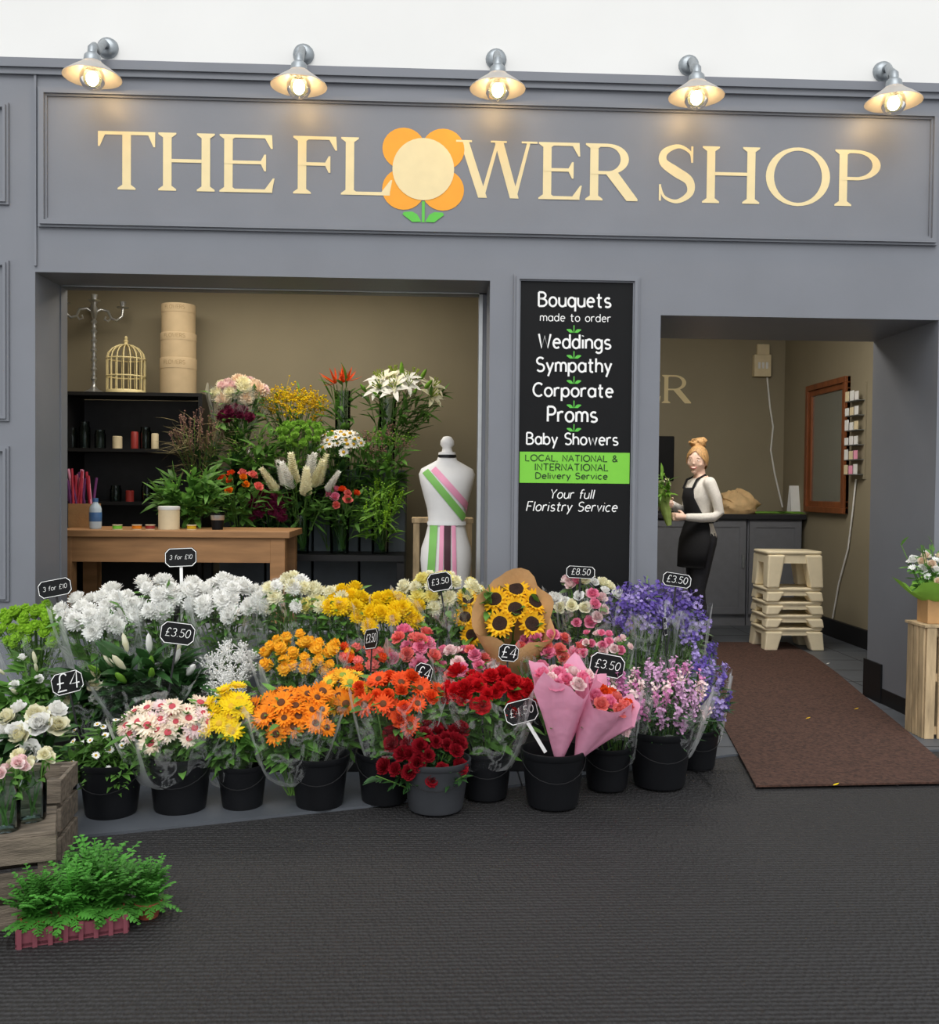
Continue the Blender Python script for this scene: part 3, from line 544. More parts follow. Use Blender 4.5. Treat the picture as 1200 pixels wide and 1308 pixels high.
def bunch(label,px,py,Y,rx,rz,n,kinds,base,leaves=(34,.07,.022),lm='leaf',wrap=None,cat='flower bunch',name='flower_bunch',group=None,size=1,ax=AX,xoff=0,sm='stem',part='bloom',centre='flower_centre'):
    kk=K(Y); c=P(px,py,Y); rx*=kk; rz*=kk; b=V((c.x+xoff,Y+.05,base)); front=Y<0
    th=thing(name,label,cat,b,group); pts=[]
    if front: n=int(n*1.5); size*=1.06; rx*=1.07; rz*=1.05; leaves=(int(leaves[0]*3+60),leaves[1]*1.15,leaves[2]*1.35)
    else: leaves=(int(leaves[0]*1.9+20),leaves[1]*1.25,leaves[2]*1.25); n=int(n*1.2)
    for i in range(n):
        p,d=dome(c,rx,rz,i,n,ax); kd=kinds[i%len(kinds)]; me,ce=bloom(*kd)
        if front: p=p+V((R.uniform(-.008,.008),R.uniform(-.01,.01),R.uniform(-.024,.03)))
        o=inst(me,'bud' if kd[0]=='bud' else part,th,aim(p,d,R.random()*6,size*R.uniform(.78,1.15)))
        if ce: inst(ce,centre,o,Matrix.Identity(4),True)
        pts.append(p-d*.012)
    for i in range(10 if front else 8): pts.append(c+V((R.uniform(-rx,rx)*1.15,R.uniform(-rx,rx)*.7,-rz*R.uniform(.1,1.2))))
    mb=MB(); foliage(mb,c,b,rx,pts,leaves); mb.build('foliage',[sm,lm],th)
    if wrap=='clear': sleeve(th,b,c,rx)
    elif wrap:
        w=MB(); wrapcone(w,b+Z*.02,c+YA*.01-Z*.005,.035,rx*1.22,n=26,rim=.045,wav=.1,ph=R.random()*6); w.build('paper_wrap',wrap,th)
    return th
def spray(label,px,py,Y,rx,rz,nst,per,mats,base,style='star',fs=.012,leaves=(20,.06,.012),lm='leaf',wrap=None,spike=.0,ax=AX,cat='flower bunch',name='flower_bunch',sm='stem',xoff=0):
    kk=K(Y); c=P(px,py,Y); rx*=kk; rz*=kk; b=V((c.x+xoff,Y+.05,base)); th=thing(name,label,cat,b); pts=[]; st=MB()
    leaves=(int(leaves[0]*1.8+15),leaves[1]*1.15,leaves[2]*1.25)
    for i in range(nst):
        p,d=dome(c,rx,rz,i,nst,ax); p=p+Z*R.uniform(-.02,.02); pts.append(p); mb=MB(); mb.k=0; mt=mats[i%len(mats)]
        for q_ in range(per):
            if spike: o=p+(d*.35+Z*.8).normalized()*spike*(R.random()-.6)+V((R.gauss(0,.010),R.gauss(0,.010),0))
            else: o=p+V((R.gauss(0,rx*.15),R.gauss(0,rx*.13),R.gauss(0,rx*.13)))
            dd=(d+V((R.uniform(-.8,.8),R.uniform(-.8,.5),R.uniform(-.5,.8)))).normalized(); s=fs*R.uniform(.7,1.25)
            if style=='star':
                mb.M=aim(o,dd,R.random()*6,s)
                for a in range(6):
                    A_=a*1.047; mb.leaf(V((0,0,0)),V((cos(A_),sin(A_),.25)),V((-cos(A_)*.2,-sin(A_)*.2,1)),1.1,.8,.15,(.4,1,.3),0,(0,.6,1))
                mb.M=None
            else:
                mb.add([o+V(e)*s*.6 for e in((1,0,0),(-1,0,0),(0,1,0),(0,-1,0),(0,0,1),(0,0,-1))],[(0,2,4),(2,1,4),(1,3,4),(3,0,4),(2,0,5),(1,2,5),(3,1,5),(0,3,5)])
            mb.tube([p-Z*.02,o],.0011,3,False)
        mb.build('flower_sprig',mt,th)
    for i in range(6): pts.append(c+V((R.uniform(-rx,rx),R.uniform(-rx,rx)*.6,-rz*R.uniform(.3,1.1))))
    foliage(st,c,b,rx,pts,leaves); st.build('foliage',[sm,lm],th)
    if wrap=='clear': sleeve(th,b,c,rx)
    return th
# ================================================================ DISPLAY BENCH + BUCKETS
bxa=P(-10,900,-.6).x; bxb=P(790,900,-.6).x
bn=thing('display_bench','low black two step display bench behind the front buckets','bench',((bxa+bxb)/2,-.5,FT))
MB().box(bxa,bxb,-.80,-.52,FT,.12).build('lower_step','black',bn,smooth=False)
MB().box(bxa,bxb,-.52,-.16,FT,.25).build('upper_step','black',bn,smooth=False)
BK={}
def bucket(key,px,pyb,w,label,mt='bucketblack',asp=1.7):
    g=G(px,pyb,FT); kk=K(g.y); r=w*kk/2; cy=g.y+r*.75; h=r*asp
    th=thing('bucket',label,'bucket',(g.x,cy,FT),'flower buckets on the pavement')
    MB().lathe([(0,0),(r*.76,0),(r*.79,.01),(r*.95,h*.86),(r*.965,h*.88),(r,h*.9),(r*1.01,h),(r*.95,h),(r*.92,h*.88),(r*.74,.015),(0,.012)],(g.x,cy,FT),32).build('pail',mt,th)
    pts=[V((g.x+r*1.0*cos(t),cy-r*1.02*abs(sin(t)),FT+h*.9-h*.38*sin(t))) for t in [pi*i/12 for i in range(13)]]
    MB().tube(pts,.0018,6).build('handle','black',th)
    BK[key]=(g.x,cy,FT+h); return th
bucket('L',52,1046,76,'black bucket of cream roses nearest the wooden crates')
bucket('A',132,1048,82,'black bucket of small white daisies and greenery')
bucket('B',222,1042,84,'black bucket holding the cream gerberas with pink centres')
bucket('C',305,1036,66,'narrow black bucket holding the yellow gerberas')
bucket('D',405,1036,78,'black bucket holding the bright orange gerberas')
bucket('E',490,1030,76,'black bucket holding the orange red gerberas')
bucket('F',557,1042,92,'dark grey bucket of dark red carnations at the front','bucketgrey',1.42)
bucket('G',622,1024,72,'black bucket holding the scarlet carnations')
bucket('H',710,1036,86,'black bucket holding the pink paper bouquets')
bucket('I',780,1012,66,'black bucket holding the pink heather')
bucket('J',850,1010,86,'black bucket holding the pale pink statice')
bucket('K',896,984,60,'black bucket holding the violet statice by the brown mat')
def by(k_): return BK[k_][1]
B2=.25; B1=.12; B0=.04
# back row
bunch('lime green chrysanthemum bunch at the left end of the back row',42,799,-.42,46,24,30,[('pom','p_lime')],B2,(20,.05,.018),'limeleaf','clear',size=.95)
bunch('white chrysanthemum bunch beside the lime green one',128,782,-.44,48,32,17,[('mum','p_white')],B2,wrap='clear')
bunch('white chrysanthemum bunch under the dangling price card',212,764,-.40,44,26,15,[('mum','p_white')],B2,wrap='clear')
bunch('white chrysanthemum bunch next to the cream ones',292,768,-.42,44,28,15,[('mum','p_white')],B2,wrap='clear')
bunch('creamy white chrysanthemum bunch in the middle of the back row',366,758,-.38,38,20,12,[('mum','p_cream'),('mum','p_white')],B2,wrap='clear',size=.9)
bunch('small pale yellow chrysanthemum bunch left of the bright yellow ones',418,768,-.40,26,20,9,[('mum','p_cream'),('mum','p_paleyel')],B2,wrap='clear',size=.9)
bunch('bright yellow chrysanthemum bunch, the smaller of two',446,772,-.44,24,20,8,[('mum','p_yellow')],B2,wrap='clear')
bunch('bright yellow chrysanthemum bunch, the bigger of two',498,782,-.46,38,24,12,[('mum','p_yellow')],B2,wrap='clear')
bunch('wide pale lemon chrysanthemum bunch behind the yellow ones',562,758,-.34,52,22,18,[('mum','p_paleyel'),('mum','p_cream')],B2,wrap='clear',size=.85)
def sunbouquet(label,px,py,Y,r,pos,sz,paper):
    kk=K(Y); t=P(px,py,Y); b=V((t.x,Y+.16,B2)); ax=V((0,-.86,.5)).normalized(); s2=ax.cross(X); th=thing('bouquet' if paper else 'flower_bunch',label,'bouquet' if paper else 'flower bunch',b); pts=[]
    for i,(dx,dy) in enumerate(pos):
        p=t+X*dx*kk+V((0,.5,.86))*(-dy*kk*1.05)+ax*(.03-.00035*(dx*dx+dy*dy)*kk*10); me,ce=bloom('sun','p_sun','c_dark'); d=(ax+X*dx*.011+Z*(-dy*.008)).normalized()
        o=inst(me,'bloom',th,aim(p,d,i*1.1,sz)); inst(ce,'flower_centre',o,Matrix.Identity(4),True); pts.append(p-d*.02)
    mb=MB(); foliage(mb,t,b,r,pts+[t+X*R.uniform(-r,r)+Z*R.uniform(0,r) for _ in range(6)],(50,.10,.045)); mb.build('foliage',['stem','leaf'],th)
    if paper:
        w=MB(); rings=[]; n=36
        for i in range(8):
            u=i/7; c=(b+Z*.08+V((0,-.12,0))).lerp(t+ax*.075-Z*.012,u); a_=(Z*(1-u)+ax*u).normalized(); q1=X; q2=a_.cross(X); rr_=.03+(r-.03)*u**.7
            rings.append([c+(q1*cos(2*pi*j/n)+q2*sin(2*pi*j/n))*rr_*(1+u*(.22*max(0,cos(2*pi*j/n*3+2.1))+.05*sin(14*pi*j/n)))+a_*(u*u*.02*sin(10*pi*j/n)) for j in range(n)])
        w.loft(rings,caps=False); w.build('paper_wrap','kraft',th)
sunbouquet('three sunflowers left of the kraft wrapped bouquet',600,784,-.40,.06,((-2,-16),(-6,8),(2,30)),.72,False)
sunbouquet('sunflower bouquet wrapped in brown kraft paper',656,784,-.56,.175,((-24,-16),(4,-30),(28,-14),(2,-2),(-18,16),(22,16)),.90,True)
bunch('pale pink and white lisianthus bunch right of the sunflowers',746,764,-.42,40,32,19,[('rose','p_palepink'),('rose','p_white'),('rose','p_cream'),('rose','p_pink')],B2,(60,.05,.02),'greyleaf','clear',size=.8)
spray('violet aster bunch beside the pale pink lisianthus',818,774,-.45,44,32,28,24,['p_purple','p_lav','p_purple'],.04,fs=.0092,leaves=(150,.05,.012),lm='greyleaf',wrap='clear')
spray('violet aster bunch under the right hand price card',868,782,-.42,36,34,26,24,['p_purple','p_lav','p_purple'],.04,fs=.0092,leaves=(150,.05,.012),lm='greyleaf',wrap='clear')
# middle row
bunch('white lily bunch with long green buds and dark leaves',182,856,-.72,64,34,8,[('bud','p_green'),('bud','p_cream'),('bud','p_white')],B1,(210,.13,.036),'darkleaf',wrap='clear',size=1.2)
spray('airy white gypsophila bunch',292,856,-.70,32,42,28,44,['p_white'],B1,'dot',.007,(10,.04,.006),'greyleaf',sm='greyleaf')
bunch('amber chrysanthemum bunch behind the orange gerberas',384,838,-.70,52,24,24,[('pom','p_amber')],B1,wrap='clear',size=1.05)
bunch('small coral chrysanthemum bunch right of the amber one',466,840,-.68,30,22,10,[('pom','p_orred'),('pom','p_salmon')],B1,wrap='clear')
bunch('salmon pink carnation bunch behind the orange red gerberas',528,826,-.66,30,18,8,[('carn','p_salmon'),('carn','p_pink')],B1,wrap='clear')
bunch('pink carnation bunch behind the red ones',598,848,-.66,42,20,12,[('carn','p_pink'),('carn','p_palepink'),('carn','p_salmon')],B1,wrap='clear',size=.9)
bunch('rose pink carnation bunch behind the pink paper bouquets',704,832,-.64,36,20,12,[('carn','p_pink'),('carn','p_salmon')],B1,wrap='clear',size=.85)
bunch('mixed pink spray rose bunch left of the violet asters',770,826,-.64,34,20,16,[('rose','p_pink'),('rose','p_palepink')],B1,(60,.05,.02),wrap='clear',size=.6)
bunch('leafy green bunch with white buds at the left edge',40,868,-.72,50,28,7,[('bud','p_cream'),('rose','p_white')],B1,(110,.08,.028),'leaf',size=.7)
bunch('white rose bunch left of the lilies',112,888,-.80,34,18,6,[('rose','p_cream'),('rose','p_white')],B1,(50,.07,.025),wrap='clear',size=.85)
# front row
bunch('big cream rose bunch at the left end of the front row',42,930,by('L')-.02,44,26,9,[('rose','p_cream'),('rose','p_white')],B0,(60,.08,.03),'darkleaf',size=1.15)
bunch('small white daisy and greenery bunch',130,950,by('A')-.02,42,26,10,[('daisy','p_white','c_yel')],B0,(140,.06,.016),size=.5)
bunch('cream gerbera bunch with dusky pink centres in clear film',214,922,by('B')-.03,58,22,19,[('gerb','p_peach','c_pink'),('gerb','p_palepink','c_pink'),('gerb','p_peach','c_pink')],B0,(60,.07,.022),wrap='clear',size=.82)
bunch('yellow gerbera bunch in clear film',290,910,by('C')-.03,30,30,11,[('gerb','p_yellow','c_yel')],B0,(60,.07,.022),wrap='clear',size=.85)
bunch('bright orange gerbera bunch in clear film',372,908,by('D')-.03,50,30,20,[('gerb','p_orange','c_brown')],B0,(60,.07,.022),wrap='clear',size=.88)
bunch('amber gerbera bunch right of the bright orange one',440,884,by('D')+.12,32,24,10,[('gerb','p_amber','c_green'),('gerb','p_orange','c_brown')],B0,wrap='clear',size=.85,xoff=-.06)
bunch('orange red gerbera bunch in clear film',507,888,by('E')-.03,50,30,18,[('gerb','p_orred','c_brown'),('carn','p_orred')],B0,(60,.07,.022),wrap='clear',size=.88)
bunch('dark red carnation bunch in the grey bucket',544,956,by('F')-.02,54,30,22,[('carn','p_dkred')],B0,(60,.06,.012),'darkleaf',size=.85)
bunch('scarlet carnation bunch in clear film',622,884,by('G')-.02,56,26,21,[('carn','p_red')],B0,(60,.07,.022),wrap='clear',size=.98)
spray('pink heather bunch in clear film',792,888,by('I')+.02,36,36,20,30,['p_heather','p_palepink'],B0,'star',.0075,(60,.06,.006),'darkleaf','clear',spike=.09)
spray('pale pink statice bunch in clear film',856,884,by('J'),52,42,34,28,['p_mauve','p_palepink','p_heather','p_mauve'],B0,'star',.0068,(200,.07,.009),'darkleaf','clear',spike=.10)
spray('violet statice bunch by the brown mat',904,866,by('K'),28,48,20,32,['p_purple','p_lav'],B0,'star',.008,(80,.07,.010),'darkleaf','clear',spike=.1)
# pink paper bouquets
for (tx,ty,bx_,by_,r1,lb,kd) in((722,868,714,972,.135,'pink paper cone bouquet of roses standing upright',[('rose','p_pink'),('rose','p_palepink')]),(776,896,738,968,.125,'pink paper cone bouquet leaning right with coral and pink roses',[('rose','p_orred'),('rose','p_salmon'),('rose','p_pink')])):
    Yb=by('H'); t=P(tx,ty,Yb-.08); b=P(bx_,by_,Yb-.03); th=thing('bouquet',lb,'bouquet',b)
    ax=(t-b).normalized(); s1=ax.cross(YA).normalized(); s2=s1.cross(ax)
    for i in range(11):
        rho=math.sqrt((i+.5)/11)*r1*.74; a=i*2.4; p=t+s1*rho*cos(a)+s2*rho*sin(a)+ax*(.015-rho*.2); inst(bloom(*kd[i%len(kd)])[0],'bloom',th,aim(p,(ax+V((0,-.25,0))+(s1*cos(a)+s2*sin(a))*.4),R.random()*6,.9))
    mb=MB(); foliage(mb,t,b,r1,[t+s1*R.uniform(-.06,.06)+s2*R.uniform(-.06,.06) for i in range(6)],(20,.06,.02)); mb.build('foliage',['stem','leaf'],th)
    w=MB(); wrapcone(w,b,t+ax*.02,.014,r1,n=32,rim=.04,wav=.10,power=1.0,ph=tx); pw=w.build('paper_wrap','pinkpaper',th)
# ================================================================ PRICE CARDS
def card(px,py,Y,w,h,t,label,roll=0,yw=0,stick=.22,tilt=-.12,sticm='black',sl=0):
    kk=K(Y); c=P(px,py,Y); w*=kk;h*=kk; M=Matrix.Translation(c)@Matrix.Rotation(yw,4,'Z')@Matrix.Rotation(tilt,4,'X')@Matrix.Rotation(roll,4,'Y')
    th=thing('price_card',label,'price card',M@V((0,0,-h/2-stick)),'chalk style price cards among the flowers'); ch=.22*h
    def octg(a,b,cc,y): return [M@V(p) for p in((-a+cc,y,-b),(a-cc,y,-b),(a,y,-b+cc),(a,y,b-cc),(a-cc,y,b),(-a+cc,y,b),(-a,y,b-cc),(-a,y,-b+cc))]
    d=M.to_3x3()@V((0,.004,0))
    MB().prism(octg(w/2,h/2,ch,0),d).build('card_face','board',th,smooth=False)
    o=octg(w/2*.97,h/2*.96,ch*.98,-.001); i=octg(w/2*.935,h/2*.90,ch*.95,-.001); MB().add(o+i,[(k_,(k_+1)%8,(k_+1)%8+8,k_+8) for k_ in range(8)]).build('border','whitetext',th,smooth=False)
    for wi in range(t.count(' ')+1):
        mb=MB(); hand(mb,t,M@Matrix.Translation((0,-.0012,0)),min(w*.70,h*1.5),.045,1,.15,word=wi); mb.build('lettering','whitetext',th)
    e=.007 if sticm!='black' else .004
    mb=MB(); mb.M=M@Matrix.Rotation(sl,4,'Y'); mb.box(-e,e,.004,.008,-h/2-stick,h*.1); mb.build('stick',sticm,th,smooth=False)
card(231,712,-.36,40,24,'3 for £10','price card above the white chrysanthemums',-.05,stick=.3,sticm='white')
card(70,751,-.42,42,22,'3 for £10','price card above the lime green chrysanthemums',-.2)
card(562,743,-.48,32,24,'£3.50','price card above the bright yellow chrysanthemums',-.15,.2,stick=.3)
card(742,731,-.46,38,16,'£8.50','price card above the pale pink lisianthus',.05,stick=.3)
card(865,741,-.5,38,18,'£3.50','price card above the violet asters',.15,stick=.3)
card(227,809,-.80,44,28,'£3.50','price card above the white lily leaves',.12)
card(86,872,-.92,40,28,'£4','price card at left beside the cream roses',-.25)
card(776,850,-.98,46,30,'£3.50','price card above the leaning pink paper bouquet',.18)
card(666,909,-1.24,44,30,'£4.50','price card on white stick in front of red carnations',-.25,sticm='white',sl=-.3,stick=.14)
card(541,860,-1.12,26,26,'£4','narrow turned price card beside the orange red gerberas',.3,.5)
card(650,834,-.80,26,22,'£4','small price card behind the scarlet carnations',.1,stick=.36)
card(474,816,-.8,46,26,'£3.50','sharply turned price card above the coral chrysanthemums',-.2,-1.15,stick=.40)
card(850,800,-.62,34,24,'£3.50','sharply turned price card tucked among the violet asters',.1,1.2,stick=.3)
# ================================================================ LEFT FOREGROUND
def crate(label,loc,rot,w,d,h,mt,rows=3,gap=.024,lid=False):
    th=thing('wooden_crate',label,'crate',loc,rot=rot); sh=(h-gap*(rows-1))/rows; t=.014; x0,x1,y0,y1=-w,0,0,d
    for i in range(rows):
        a=i*(sh+gap)
        for bx in((x0,x1,y0,y0+t),(x0,x1,y1-t,y1),(x0,x0+t,y0+t,y1-t),(x1-t,x1,y0+t,y1-t)):
            mb=MB().box(*bx,a,a+sh)
            mb.v=[(p[0],p[1],max(0,p[2]+R.uniform(-.004,.004))) for p in mb.v]; mb.build('slat',mt,th,smooth=False,bevel=.002,local=True)
    for cx in(x0+t,x1-t-.035):
        for cy in(y0+t,y1-t-.035): MB().box(cx,cx+.035,cy,cy+.035,0,h-.004).build('corner_post',mt,th,smooth=False,local=True)
    MB().box(x0+t,x1-t,y0+t,y1-t,.005,.02).build('crate_base',mt,th,smooth=False,local=True)
    if lid:
        for i in range(3): MB().box(x0+.002,x1-.002,y0+i*d/3+.003,y0+(i+1)*d/3-.003,h,h+.012).build('lid_slat',mt,th,smooth=False,bevel=.002,local=True)
    return th
rho_=rad(20); cc=G(72,1180,0)
crate('weathered slatted wooden crate in front, carrying the glass jars',(cc.x,cc.y,0),rho_,.55,.24,.255,'oldwood',lid=True)
c2_=G(78,1100,0); crate('weathered slatted wooden crate standing behind the jar crate',(c2_.x,c2_.y,0),rad(6),.5,.22,.27,'oldwood')
def jar_at(b,r,h,label,name,cat,group=None):
    o=MB().lathe([(0,0),(r*.9,0),(r,.006),(r,h*.75),(r*.82,h*.86),(r*.86,h),(r*.80,h),(r*.76,h*.86),(r*.93,h*.74),(r*.92,.01),(0,.008)],b,20).build(name,'glass'); return tag(o,label,cat,group)
for px,dy,lb,lb2,kd in((6,.06,'glass jar at the left frame edge on the crate','small posy in the jar at the left frame edge',('rose','p_palepink')),(40,.12,'glass jar of cream posy on the crate beside another jar','small cream posy in the inner glass jar',('rose','p_cream'))):
    yy=cc.y-(72-px)*K(cc.y)*math.tan(rho_)*.9+dy; b=P(px,1050,yy); b.z=.268; jar_at(b,.042,.15,lb,'glass_jar','jar')
    th=thing('posy',lb2,'posy',b+Z*.012); pts=[]
    for i in range(8):
        p=b+V((.05*cos(i*2.4),.035*sin(i*2.4),.175+.025*sin(i*3))); pts.append(p); inst(bloom(*kd)[0],'bloom',th,aim(p,V((cos(i*2.4)*.6,sin(i*2.4)*.6-.4,.8)),i,.55))
    mb=MB(); foliage(mb,b,b+Z*.015,.04,pts,(30,.05,.018)); mb.build('foliage',['stem','leaf'],th)
tr=thing('plant_tray','shallow maroon plastic carry tray under the ferns','tray',(cc.x,cc.y,0),rot=rho_)
ta0,ta1,tb0,tb1=-.10,.19,-.125,-.008
MB().box(ta0,ta1,tb0,tb1,.004,.012).build('tray_base','tray',tr,smooth=False,local=True)
mb=MB(); mb.box(ta0,ta1,tb0,tb0+.01,.0,.045).box(ta0,ta1,tb1-.01,tb1,0,.045).box(ta0,ta0+.01,tb0+.01,tb1-.01,0,.045).box(ta1-.01,ta1,tb0+.01,tb1-.01,0,.045)
for i in range(8):
    x=ta0+.01+(ta1-ta0-.02)*i/7; mb.box(x-.006,x+.006,tb0-.008,tb0,0,.05)
mb.build('tray_rim','tray',tr,smooth=False,local=True)
fm=[]
for v in range(3):
    mb=MB()
    for i in range(64):
        a=i*2.4+v; rd=V((cos(a),sin(a),0)); low=i%5==0; L=R.uniform(.08,.12) if low else R.uniform(.11,.20); el=R.uniform(.1,.5) if low else R.uniform(.75,1.5); pr=V((0,0,0)); n=9
        for s in range(1,n+1):
            t=s/n; p=rd*(L*cos(el)*t*1.0)+Z*(L*sin(el)*t*1.05-(.45 if low else .24)*L*t*t); d=(p-pr).normalized(); sd=d.cross(Z); sd=sd.normalized() if sd.length>.01 else X
            w=.030*(1-t)**.6+.006
            for g in(1,-1): mb.leaf(p,(sd*g+d*.6+Z*R.uniform(-.2,.4)),Z,w,.013,-.3,(.5,1,.2),0,(0,.5,1))
            mb.leaf(pr,d,Z,(p-pr).length,.003,0,(1,1),0,(0,1)); pr=p
    fm.append(mb.mesh('fern_fronds','fern',sharp=False))
pot=MB().lathe([(0,0),(.030,0),(.038,.034),(.041,.036),(.041,.046),(.037,.046),(.034,.036),(0,.035)],n=20).mesh('pot','terracotta')
def loc20(x,y): return V((cc.x+x*cos(rho_)-y*sin(rho_),cc.y+x*sin(rho_)+y*cos(rho_),0))
for n,(pp,zz,lb) in enumerate(((loc20(-.050,-.066),.012,'potted fern at the left end of the maroon tray'),(loc20(.045,-.066),.012,'potted fern in the middle of the maroon tray'),(loc20(.140,-.066),.012,'potted fern at the right end of the maroon tray'),(loc20(.245,-.04),0,'potted fern on the floor, furthest right of the ferns'),(loc20(.10,.045),0,'potted fern at the back beside the crate corner'))):
    th=thing('potted_fern',lb,'potted fern',(pp.x,pp.y,zz),'ferns by the jar crate'); inst(pot,'pot',th,Matrix.Translation((0,0,0)),True)
    inst(fm[n%3],'fronds',th,Matrix.Translation((0,0,.043))@Matrix.Rotation(n*1.3,4,'Z')@Matrix.Scale([.9,1.0,1.0,.85,1.15][n],4),True)
# ================================================================ RIGHT: mat, crate, plant
mp=[(917,823),(1006,823),(1040,841),(1070,863),(1105,893),(1150,930),(1212,985),(1212,1004),(966,1009),(924,930),(914,880)]
mb=MB(); mb.prism([V((G(*p).x,G(*p).y,FT+.001)) for p in mp[::-1]],(0,0,.008)); tag(mb.build('doormat','brownmat',smooth=False),'long brown coir mat running in through the shop doorway','mat')
for (px,py),c_,lb in(((1065,1003),'p_yellow','tiny yellow petal at the near edge of the brown mat'),((1092,906),'p_mustard','dry leaf scrap on the right half of the brown mat'),((1056,848),'p_white','white paper scrap on the tiles below the beige stools'),((1030,918),'p_mustard','dry leaf scrap in the middle of the brown mat')):
    g=G(px,py,FT+.01); mb=MB(); mb.leaf(g,V((1,.3,.05)),Z,.03,.013,.2,(.3,1,.8,.1),.2); tag(mb.build('fallen_petal',c_),lb,'petal')
gb=G(1190,944,FT); dep=.20; xa=P(1156,870,gb.y+dep).x; zt=P(1180,795,gb.y+.1).z; w_=.34
th=thing('wooden_crate','pale pine crate stood on end beside the doorway','crate',(xa+w_/2,gb.y+dep/2,FT))
for i in range(5):
    x=xa+i*w_/5
    for yy in(gb.y,gb.y+dep-.012):
        mb=MB().box(x+.006,x+w_/5-.012,yy,yy+.012,FT,zt-.014-.008*(i%2)); sk=R.uniform(-.006,.006); mb.v=[(p[0]+(sk if p[2]>.3 else 0),p[1],p[2]) for p in mb.v]; mb.build('slat','palewood',th,smooth=False,bevel=.002)
for i in range(3):
    y_=gb.y+.014+i*.058
    for x in(xa,xa+w_-.012): MB().box(x,x+.012,y_,y_+.044,FT,zt-.014).build('slat','palewood',th,smooth=False,bevel=.002)
for zz in(FT+.02,(FT+zt)/2,zt-.06): MB().box(xa+.013,xa+w_-.013,gb.y+.013,gb.y+.03,zz,zz+.04).build('cross_rail','palewood',th,smooth=False)
MB().box(xa-.004,xa+w_+.004,gb.y-.004,gb.y+dep+.004,zt-.014,zt).build('end_board','palewood',th,smooth=False,bevel=.002)
pc=V((P(1192,780,gb.y+.1).x,gb.y+.1,zt)); th=thing('potted_arrangement','white and peach flower arrangement in kraft box with green tissue','flower arrangement',pc)
MB().box(pc.x-.055,pc.x+.055,pc.y-.055,pc.y+.055,zt,zt+.14).build('box','kraft',th,smooth=False,bevel=.003)
mb=MB(); wrapcone(mb,pc+Z*.11,pc+Z*.20,.05,.17,n=24,rim=.03,wav=.15); mb.build('tissue','greenpaper',th)
pts=[]
for i in range(22):
    p,d=dome(pc+Z*.28,.15,.085,i,22); pts.append(p); inst(bloom(*[('rose','p_white'),('rose','p_peach'),('daisy','p_white','c_yel')][i%3])[0],'bloom',th,aim(p,d,i,.75))
mb=MB(); foliage(mb,pc,pc+Z*.05,.12,pts+[pc+V((R.uniform(-.15,.15),R.uniform(-.1,.1),.40)) for i in range(8)],(120,.07,.025)); mb.build('foliage',['stem','leaf'],th)
# ================================================================ LEFT ROOM
Ys=2.2; sa=P(80,600,Ys).x; sb=P(258,600,Ys).x; zs=P(170,501,Ys).z; s2=P(170,573,Ys).z; s3=P(170,641,Ys).z
th=thing('shelf_unit','black open shelf unit against the back wall of shop','shelf',((sa+sb)/2,2.38,FT))
for z in(zs,s2,s3,.75,.3): MB().box(sa,sb,Ys,2.56,z-.025,z).build('shelf_board','black',th,smooth=False)
for x in(sa,sb-.03): MB().box(x,x+.03,Ys+.002,2.56,FT,zs-.025).build('side_panel','black',th,smooth=False)
MB().box(sa,sb,2.56,2.58,FT,zs-.03).build('back_panel','shelfback',th,smooth=False)
cb=P(120,498,2.36); cb.z=zs; kk=K(2.36); th=thing('candelabra','tall silver five arm candelabra on top of the black shelf','candelabra',cb); H=126*kk
pr=[(0,0),(.075,0),(.078,.01),(.06,.02),(.03,.035),(.016,.06)]
for i in range(7):
    z=.09+i*(H*.78-.09)/7; pr+=[(.013,z),(.025,z+.02),(.013,z+.04),(.018,z+.055)]
pr+=[(.03,H*.84),(.014,H*.88),(.036,H*.92),(.02,H*.93),(.02,H*.98),(0,H*.98)]
MB().lathe(pr,cb,16).build('stem','silver',th)
for i in range(4):
    a=i*pi/2+.35; d=V((cos(a),sin(a),0)); t=cb+Z*H*.80
    mb=MB(); mb.tube([t,t+d*.05+Z*.03,t+d*.10+Z*.02,t+d*.12-Z*.03,t+d*.16-Z*.045,t+d*.20-Z*.01,t+d*.205+Z*.05],.011,8); mb.tube([t+d*.12-Z*.03,t+d*.10-Z*.055,t+d*.075-Z*.045,t+d*.085-Z*.02],.008,6); mb.lathe([(.0,0),(.038,.008),(.046,.014),(.016,.016),(.022,.05),(.024,.055),(0,.055)],t+d*.205+Z*.045,12); ar_=mb.build('arm','silver',th)
bc=P(161,498,2.38); bc.z=zs; th=thing('birdcage','cream wire birdcage with domed top on the black shelf','birdcage',bc); r=23*K(2.38); hb=44*K(2.38)
MB().lathe([(0,0),(r*1.05,0),(r*1.05,.02),(r,.03),(0,.03)],bc,24).build('cage_base','cage',th)
mb=MB()
for i in range(18):
    a=i*2*pi/18; d=V((cos(a),sin(a),0)); mb.tube([bc+d*r+Z*.02,bc+d*r+Z*hb]+[bc+d*r*cos(t)+Z*(hb+r*.8*sin(t)) for t in(.4,.8,1.2,1.5)],.0045,5)
for z in(hb*.5,hb): mb.tube([bc+V((r*cos(i*pi/10),r*sin(i*pi/10),z)) for i in range(21)],.006,5)
mb.build('cage_wires','cage',th)
MB().lathe([(.0,0),(.02,.0),(.012,.015),(.018,.03),(.008,.04),(.014,.055),(0,.07)],bc+Z*(hb+r*.78),12).build('finial','cage',th)
zb=zs
